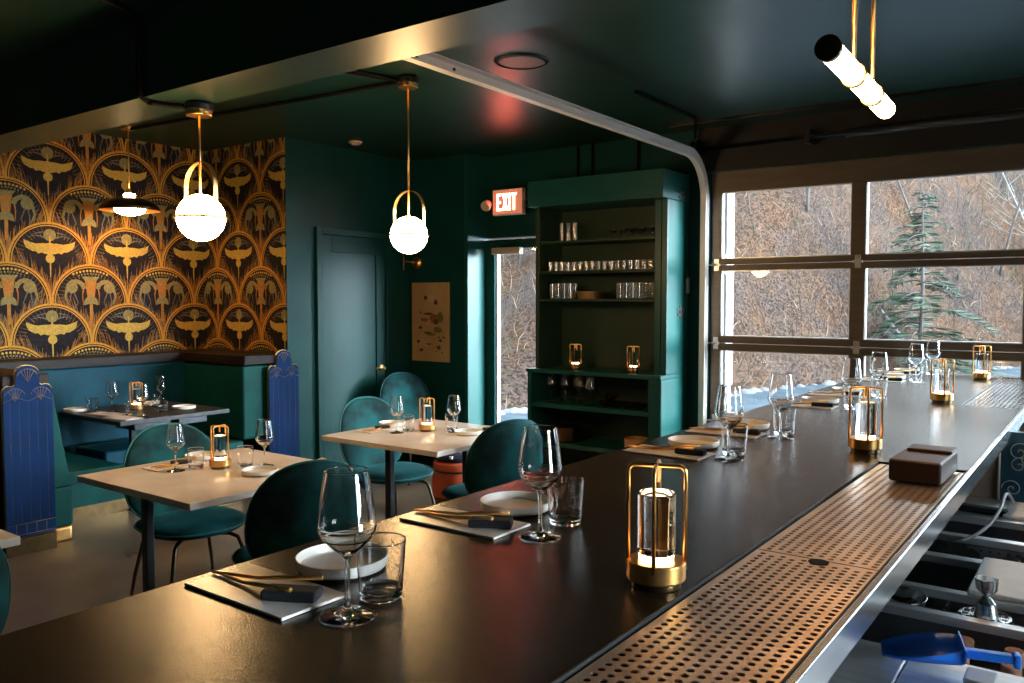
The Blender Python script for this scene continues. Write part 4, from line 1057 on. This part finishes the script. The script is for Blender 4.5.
g_.build('basin', M['basin'], sk)
f.build('frame', M['steelx'], sk, bevel=.002)
MB().lathe([(0,.0),(.05,.0),(.062,.02),(.068,.04),(.066,.04),(.058,.02),(.045,.004),(0,.004)], 32).build('rinse_bowl', M['steel'], sk, loc=(-.40, 2.085, .8065))
rd = MB(); n = 36
rd.lathe([(.010,0),(.016,0),(.016,.003),(.010,.003)], n, close=True).lathe([(.046,0),(.052,0),(.052,.003),(.046,.003)], n, close=True).lathe([(.029,0),(.033,0),(.033,.003),(.029,.003)], n, close=True)
for k in range(12):
    a = 2*PI*k/12; c_, s_ = math.cos(a), math.sin(a); rd.box((.014, -.003, .0), (.048, .003, .0028), 0, Matrix.Rotation(a, 4, 'Z'))
rd.build('rinser_grate', M['steel'], sk, loc=(-.215, 2.085, .835))
MB().lathe([(0,-.02),(.056,-.02),(.056,-.003),(.0,-.003)], 32).build('rinser_cup', M['darksteel'], sk, loc=(-.215, 2.085, .835))
MB().box((-.30, 2.022, .806), (-.295, 2.155, .83)).build('divider', M['steel'], sk)
pp = MB(); px0, px1 = -.44, -.10; nx_, nz_ = 15, 4; dx_ = (px1-px0)/nx_
for i in range(nx_):
    for j in range(nz_):
        cx, cz = px0+dx_*(i+.5), .83-.022*(j+.5); h_ = .0035
        vs = []; k = 8
        for t in range(k):
            a = PI/4*t; ca, sa = math.cos(a), math.sin(a); mm = max(abs(ca), abs(sa)); vs.append((cx+dx_/2*ca/mm, 2.690, cz+.011*sa/mm))
        for t in range(k):
            a = PI/4*t; vs.append((cx+h_*math.cos(a), 2.690, cz+h_*math.sin(a)))
        pp.add(vs, [(t, (t+1) % k, k+(t+1) % k, k+t) for t in range(k)])
pp.build('perforated_insert', M['steel'], sk)
jg = MB().lathe([(0,.0),(.021,0),(.021,.002),(.0155,.03),(.006,.045),(.006,.047),(.018,.062),(.0195,.085),(.0185,.085),(.016,.064),(0,.055)], 28)
tag(jg.build('jigger', M['steel'], loc=(-.212, 2.075, .8385), ), 'small dark steel cocktail jigger standing on the rinser grate', 'jigger').scale = (1.2, 1.2, 1.0)
tag(MB().box((-.262, 2.165, SZ+.001), (.05, 2.475, SZ+.013)).build('cutting_board', M['board'], bevel=.004), 'pale rectangular cutting board lying across the underbar sink', 'cutting board')
tag(MB().box((-.27, 3.0, SZ+.0005), (-.05, 3.22, SZ+.012)).build('bar_towel', M['whitecloth'], bevel=.005), 'folded white towel on the steel shelf beyond the sinks', 'towel')
tag(MB().box((-.09, -.022, 0), (.07, .022, .02)).build('black_tray', M['napkin'], loc=(-.33, 3.04, SZ+.001), rot=(0,0,-.1), bevel=.006), 'flat black case on the steel shelf beyond the sinks', 'case')
pipe = MB().lathe([(0,0),(.012,0),(.012,.10),(.008,.11),(.008,.14),(0,.14)], 20)
tag(pipe.build('brass_fitting', M['brass'], loc=(-.42, 3.22, SZ+.001)), 'upright brass fitting at the far end of the sinks, under the bar edge', 'fitting')
cd = MB().tube([(-.50, 2.86, SZ+.07), (-.40, 2.72, SZ-.02), (-.34, 2.66, SZ-.01), (-.285, 2.74, SZ+.02), (-.262, 2.88, SZ+.055), (-.267, 3.0, SZ+.075), (-.262, 3.08, SZ+.07), (-.245, 3.12, SZ+.02)], .0055, 8)
cdo = cd.build('power_cord', M['cord']); tag(cdo, 'grey hose looping over the far sink', 'hose')
sub = cdo.modifiers.new('Sub', 'SUBSURF'); sub.levels = 1; sub.render_levels = 2
tag(MB().box((-.58, 3.30, .75), (-.316, 3.33, 1.017)).box((-.316, 3.29, .75), (-.310, 3.335, 1.017)).build('divider_panel', [M['woodplate'], ], bevel=.002), 'upright brown panel standing under the bar beyond the sinks', 'panel')
bpy.data.objects['divider_panel'].data.materials[0] = mat('brown_laminate', (.34, .25, .19), .4, noise=.2)
cb = empty('chalk_board', 'dark blue board with white chalk swirls beyond the sinks', 'board', (0,0,0))
MB().box((-.345, 3.60, .7155), (.45, 3.63, 1.045)).build('board', M['boardblue'], cb, bevel=.003)
g = MB()
def cs(cx, cz, r0, turns, sgn=1):
    g.tube([(cx-.055+sgn*r0*(1-t/26)*math.cos(turns*2*PI*t/24), 3.597, cz+r0*(1-t/26)*math.sin(turns*2*PI*t/24)) for t in range(25)], .0016, 5)
cs(-.22, .97, .04, 1.5); cs(-.14, .95, .06, 1.7, -1); cs(-.22, .92, .035, 1.4); cs(-.24, .83, .035, 1.5, -1); cs(-.05, .98, .06, 1.6); cs(.06, .93, .05, 1.4, -1)
g.tube([(-.27, 3.597, .95), (-.24, 3.597, .88), (-.18, 3.597, .86), (-.12, 3.597, .89)], .0016, 5)
g.build('chalk_drawing', M['chalk'], cb)
tag(MB().box((-.60, 3.36, 0), (.45, 3.595, .70)).box((-.60, 3.36, .70), (.45, 3.66, .715)).build('back_counter', M['steelx'], bevel=.003), 'low steel counter under the blue chalk board', 'counter')

# ------------------------------------------------------------------ outside
struct('ground', MB().box((-60, GY+.12, -.25), (60, 90, -.12)), M['asphalt'])
rs = random.Random(11)
from mathutils import noise as mnoise
def foot(x):
    if x < -7: return 9.4
    if x > -2.2: return 24.5
    return 9.4+(x+7)*(24.5-9.4)/4.8
def foots(x): return sum(foot(x+d) for d in (-1, -.5, 0, .5, 1))/5
def hz(x, y):
    d = y-foots(x)-max(0, x-1.5)*3
    if d <= 0: return -.30
    h = .72*d if d < 1 else .72+.62*(d-1)
    h += (mnoise.noise(Vector((x*.25, y*.25, 0)))*.9+mnoise.noise(Vector((x*.9, y*.9, 3)))*.25)*min(1, d/2)
    return -.16+min(h, 11+mnoise.noise(Vector((x*.1, 0, 0)))*2)
hm = MB(); V = []; F = []; nx, ny = 150, 130
for j in range(ny+1):
    for i in range(nx+1):
        x = -34+39*i/nx; y = 8.6+46*(j/ny)**1.25; V.append((x, y, hz(x, y)))
for j in range(ny):
    for i in range(nx): a = j*(nx+1)+i; F.append((a, a+1, a+nx+2, a+nx+1))
hm.add(V, F, 0, True); struct('hillside', hm, M['hill'])
# pale strip / snow at the foot of the slope
sm = MB()
for i in range(90):
    x = rs.uniform(-8.5, -1.5); y = foots(x)-rs.uniform(-.1, .5); s_ = rs.uniform(.06, .20)
    V, F = [], []
    k = 7
    V.append((x, y, -.15+s_*.55))
    for r_, zz in ((.6, .4), (1., .0)):
        for t in range(k): a = 2*PI*t/k; q_ = s_*r_*rs.uniform(.7, 1.2); V.append((x+q_*math.cos(a), y+q_*math.sin(a), -.15+s_*zz*.9))
    for t in range(k): F += [(0, 1+t, 1+(t+1) % k), (1+t, 1+k+t, 1+k+(t+1) % k, 1+(t+1) % k)]
    sm.add(V, F, 0, True)
tag(sm.build('snow_bank', M['snow']), 'patchy grey snow and stones along the foot of the hillside', 'snow', kind='stuff')
# dry brush
for nm, mm, cnt, lab, sd, wd, (l0, l1) in (('dry_brush', 'twig', 9000, 'grey leafless brush and twigs covering the hillside', 5, .006, (.25, 1.0)), ('dead_grass', 'twig2', 5200, 'pale straw-coloured dead grass on the hillside', 6, .008, (.15, .5)), ('green_undergrowth', 'twig3', 1200, 'scattered low green undergrowth on the hillside', 8, .018, (.12, .4))):
    q = random.Random(sd); bm_ = MB()
    cl_ = [(q.uniform(-22, 1.5), q.uniform(.3, 16)) for _ in range(150)]
    for i in range(cnt):
        if q.random() < .75:
            c = q.choice(cl_); x = c[0]+q.gauss(0, .8); d = c[1]+q.gauss(0, .8)
        else: x = q.uniform(-22, 2); d = q.uniform(.0, 17)
        y = foots(x)+max(0, d); z = hz(x, y); ln = q.uniform(l0, l1)
        a = q.uniform(0, 2*PI); t = q.uniform(.1, 1.25); w_ = wd*q.uniform(.6, 1.5)
        dx, dy, dz = math.cos(a)*math.sin(t)*ln, math.sin(a)*math.sin(t)*ln, math.cos(t)*ln
        p0 = Vector((x, y, z-.03)); p2 = p0+Vector((dx, dy, dz)); p1 = (p0+p2)/2+Vector((q.uniform(-1, 1), q.uniform(-1, 1), q.uniform(0, 1)))*ln*.12
        bm_.tube([p0, p1, p2], [w_, w_*.7, w_*.2], 3, caps=False)
    tag(bm_.build(nm, M[mm]), lab, 'brush' if nm != 'dead_grass' else 'grass', kind='stuff')
# bare trees
def bare_tree(name, x, y, hgt, lean, m, label, sd, r0=.09, grp=None):
    q = random.Random(sd); z = hz(x, y)-.1
    o = empty(name, label, 'tree', (x, y, z), 0, grp)
    tp = [(lean[0]*t*hgt+.08*math.sin(5*t+sd), lean[1]*t*hgt, t*hgt) for t in [i/8 for i in range(9)]]
    MB().tube(tp, [r0*(1-.8*i/8) for i in range(9)], 7).build('trunk', M[m], o)
    b = MB()
    for k in range(16):
        t = q.uniform(.25, .98); i = int(t*8); p = Vector(tp[i]); a = q.uniform(0, 2*PI); ln = hgt*.28*(1.15-t)
        e = p+Vector((math.cos(a)*ln, math.sin(a)*ln, ln*q.uniform(.3, 1.1))); mid = (p+e)/2+Vector((0, 0, -.04*ln))
        b.tube([p, mid, e], [r0*.28, r0*.16, .004], 5, caps=False)
        for j in range(3):
            a2 = a+q.uniform(-.9, .9); s_ = mid if j else e; e2 = s_+Vector((math.cos(a2)*ln*.45, math.sin(a2)*ln*.45, ln*.35)); b.tube([s_, e2], [.012, .003], 4, caps=False)
    b.build('branches', M[m], o)
    return o
TR = [(-1.5, 27.5, 6, (-.35, .02), 'palebark', 'pale thin leaning trunk at the upper right of the hillside', .04), (-.6, 28.5, 7, (.38, 0), 'palebark', 'pale leafless tree leaning right at the far right of the hillside', .05),
      (-2.6, 26.2, 5.5, (.25, 0), 'bark', 'dark leafless tree right of the evergreen', .04), (-5.6, 19, 5, (.05, .0), 'bark', 'dark leafless tree between the left and middle panes', .035),
      (-7.3, 17.5, 4.5, (-.12, 0), 'bark', 'dark leafless tree on the slope behind the left panes', .03), (-8.6, 19, 5, (.15, 0), 'palebark', 'pale leafless tree high behind the left panes', .03),
      (-9.8, 13.6, 3.8, (.1, 0), 'bark', 'thin dark sapling seen through the exit door glass', .035), (-4.2, 23.5, 5.5, (-.3, 0), 'bark', 'dark leafless tree leaning left behind the evergreen', .03)]
for i, (x, y, h_, ln, m_, lab, r0) in enumerate(TR): bare_tree('leafless_tree', x, y, h_, ln, m_, lab, i+20, r0)
# fallen log
fl = MB().tube([(-4.15, 19.6, .9), (-3.8, 19.9, .55), (-3.3, 20.1, .45), (-2.6, 20.4, .5)], [.06, .05, .045, .02], 7).tube([(-4.6, 20.2, 1.7), (-4.0, 20.0, .9), (-3.7, 19.9, .55)], [.03, .045, .04], 7)
tag(fl.build('fallen_branch', M['palebark']), 'pale fallen branch lying at the foot of the evergreen', 'branch')
# evergreen
def evergreen(x, y, hgt, label, sd):
    q = random.Random(sd); z = hz(x, y)-.15
    o = empty('evergreen_tree', label, 'tree', (x, y, z))
    MB().tube([(0,0,0), (.05,0,hgt*.5), (0,0,hgt)], [.055, .035, .008], 8).build('trunk', M['bark'], o)
    br = MB(); nd = MB()
    for k in range(70):
        t = (k+.5)/70; zz = hgt*(.08+.9*t)+q.uniform(-.12, .12); a = q.uniform(0, 2*PI); ln = (1-t)**.8*hgt*.42*q.uniform(.45, 1.15)+.15
        P0 = Vector((0, 0, zz)); pts = []; dr = q.uniform(-.05, .45)
        for i in range(7):
            u = i/6; pts.append(P0+Vector((math.cos(a)*ln*u, math.sin(a)*ln*u, ln*(dr*u-(.30+dr)*u*u))))
        br.tube(pts, [.018*(1-.8*i/6) for i in range(7)], 4, caps=False)
        side = Vector((-math.sin(a), math.cos(a), 0))
        for i in range(int(30*ln/1.0)+8):
            u = q.uniform(.15, 1); ip = u*6; b0 = pts[int(min(5, ip))]; b1 = pts[int(min(5, ip))+1]; c = b0.lerp(b1, ip-int(min(5, ip)))
            for s_ in (-1, 1):
                L_ = .30*ln*(1.15-u)+.10; tip = c+side*s_*L_+Vector((math.cos(a), math.sin(a), 0))*L_*.6+Vector((0, 0, -.12*L_+q.uniform(-.05, .05)))
                w_ = Vector((q.uniform(-1, 1), q.uniform(-1, 1), q.uniform(-.6, 1))).normalized()*.012
                md = c.lerp(tip, .5)
                nd.add([c, md+w_, tip, md-w_], [(0,1,2,3)])
    br.build('branches', M['bark'], o); nd.build('foliage', M['needles'], o)
evergreen(-3.45, 19.8, 4.5, 'green evergreen tree standing on the hillside beyond the overhead door', 4)
evergreen(-10.4, 15.4, 2.6, 'small evergreen on the slope seen through the exit door', 9)
tag(MB().box((-7.5, 6.3, -.119), (-3.6, 8.6, -.10)).build('paving_slab', M['concrete']), 'pale concrete pad outside the exit door', 'paving')

# ------------------------------------------------------------------ world, camera, view
w = bpy.data.worlds.new('World'); scene.world = w; w.use_nodes = True
nt = w.node_tree; bg = nt.nodes['Background']
tc = N(nt, 'ShaderNodeTexCoord'); ns = N(nt, 'ShaderNodeTexNoise', Scale=1.6, Detail=5.)
nt.links.new(tc.outputs['Generated'], ns.inputs['Vector'])
rp = N(nt, 'ShaderNodeValToRGB'); rp.color_ramp.elements[0].color = (.62, .78, 1, 1); rp.color_ramp.elements[1].color = (.95, .98, 1, 1)
nt.links.new(ns.outputs['Fac'], rp.inputs[0]); nt.links.new(rp.outputs[0], bg.inputs['Color'])
geo = N(nt, 'ShaderNodeVectorMath', operation='DOT_PRODUCT')
nrm = N(nt, 'ShaderNodeVectorMath', operation='NORMALIZE'); nt.links.new(tc.outputs['Generated'], nrm.inputs[0])
nt.links.new(nrm.outputs[0], geo.inputs[0]); sd_ = Vector((math.cos(.44), math.sin(.44), .10)).normalized(); geo.inputs[1].default_value = sd_
mr_ = N(nt, 'ShaderNodeMapRange'); mr_.inputs[1].default_value = .86; mr_.inputs[2].default_value = 1.; mr_.inputs[3].default_value = 12.; mr_.inputs[4].default_value = 130.
mr_.interpolation_type = 'SMOOTHSTEP'
nt.links.new(geo.outputs['Value'], mr_.inputs[0]); nt.links.new(mr_.outputs[0], bg.inputs['Strength'])

cam = bpy.data.cameras.new('Camera'); co = bpy.data.objects.new('Camera', cam); COL.objects.link(co)
co.location = (0, 0, 1.54); co.rotation_euler = (math.radians(90-2.876), 0, math.radians(36.14))
cam.sensor_width = 36; cam.lens = 826/1024*36; cam.clip_start = .02; cam.clip_end = 300
scene.camera = co
vs = scene.view_settings
vs.view_transform = 'Standard'; vs.look = 'None'; vs.gamma = 1; vs.exposure = 0; vs.use_curve_mapping = False
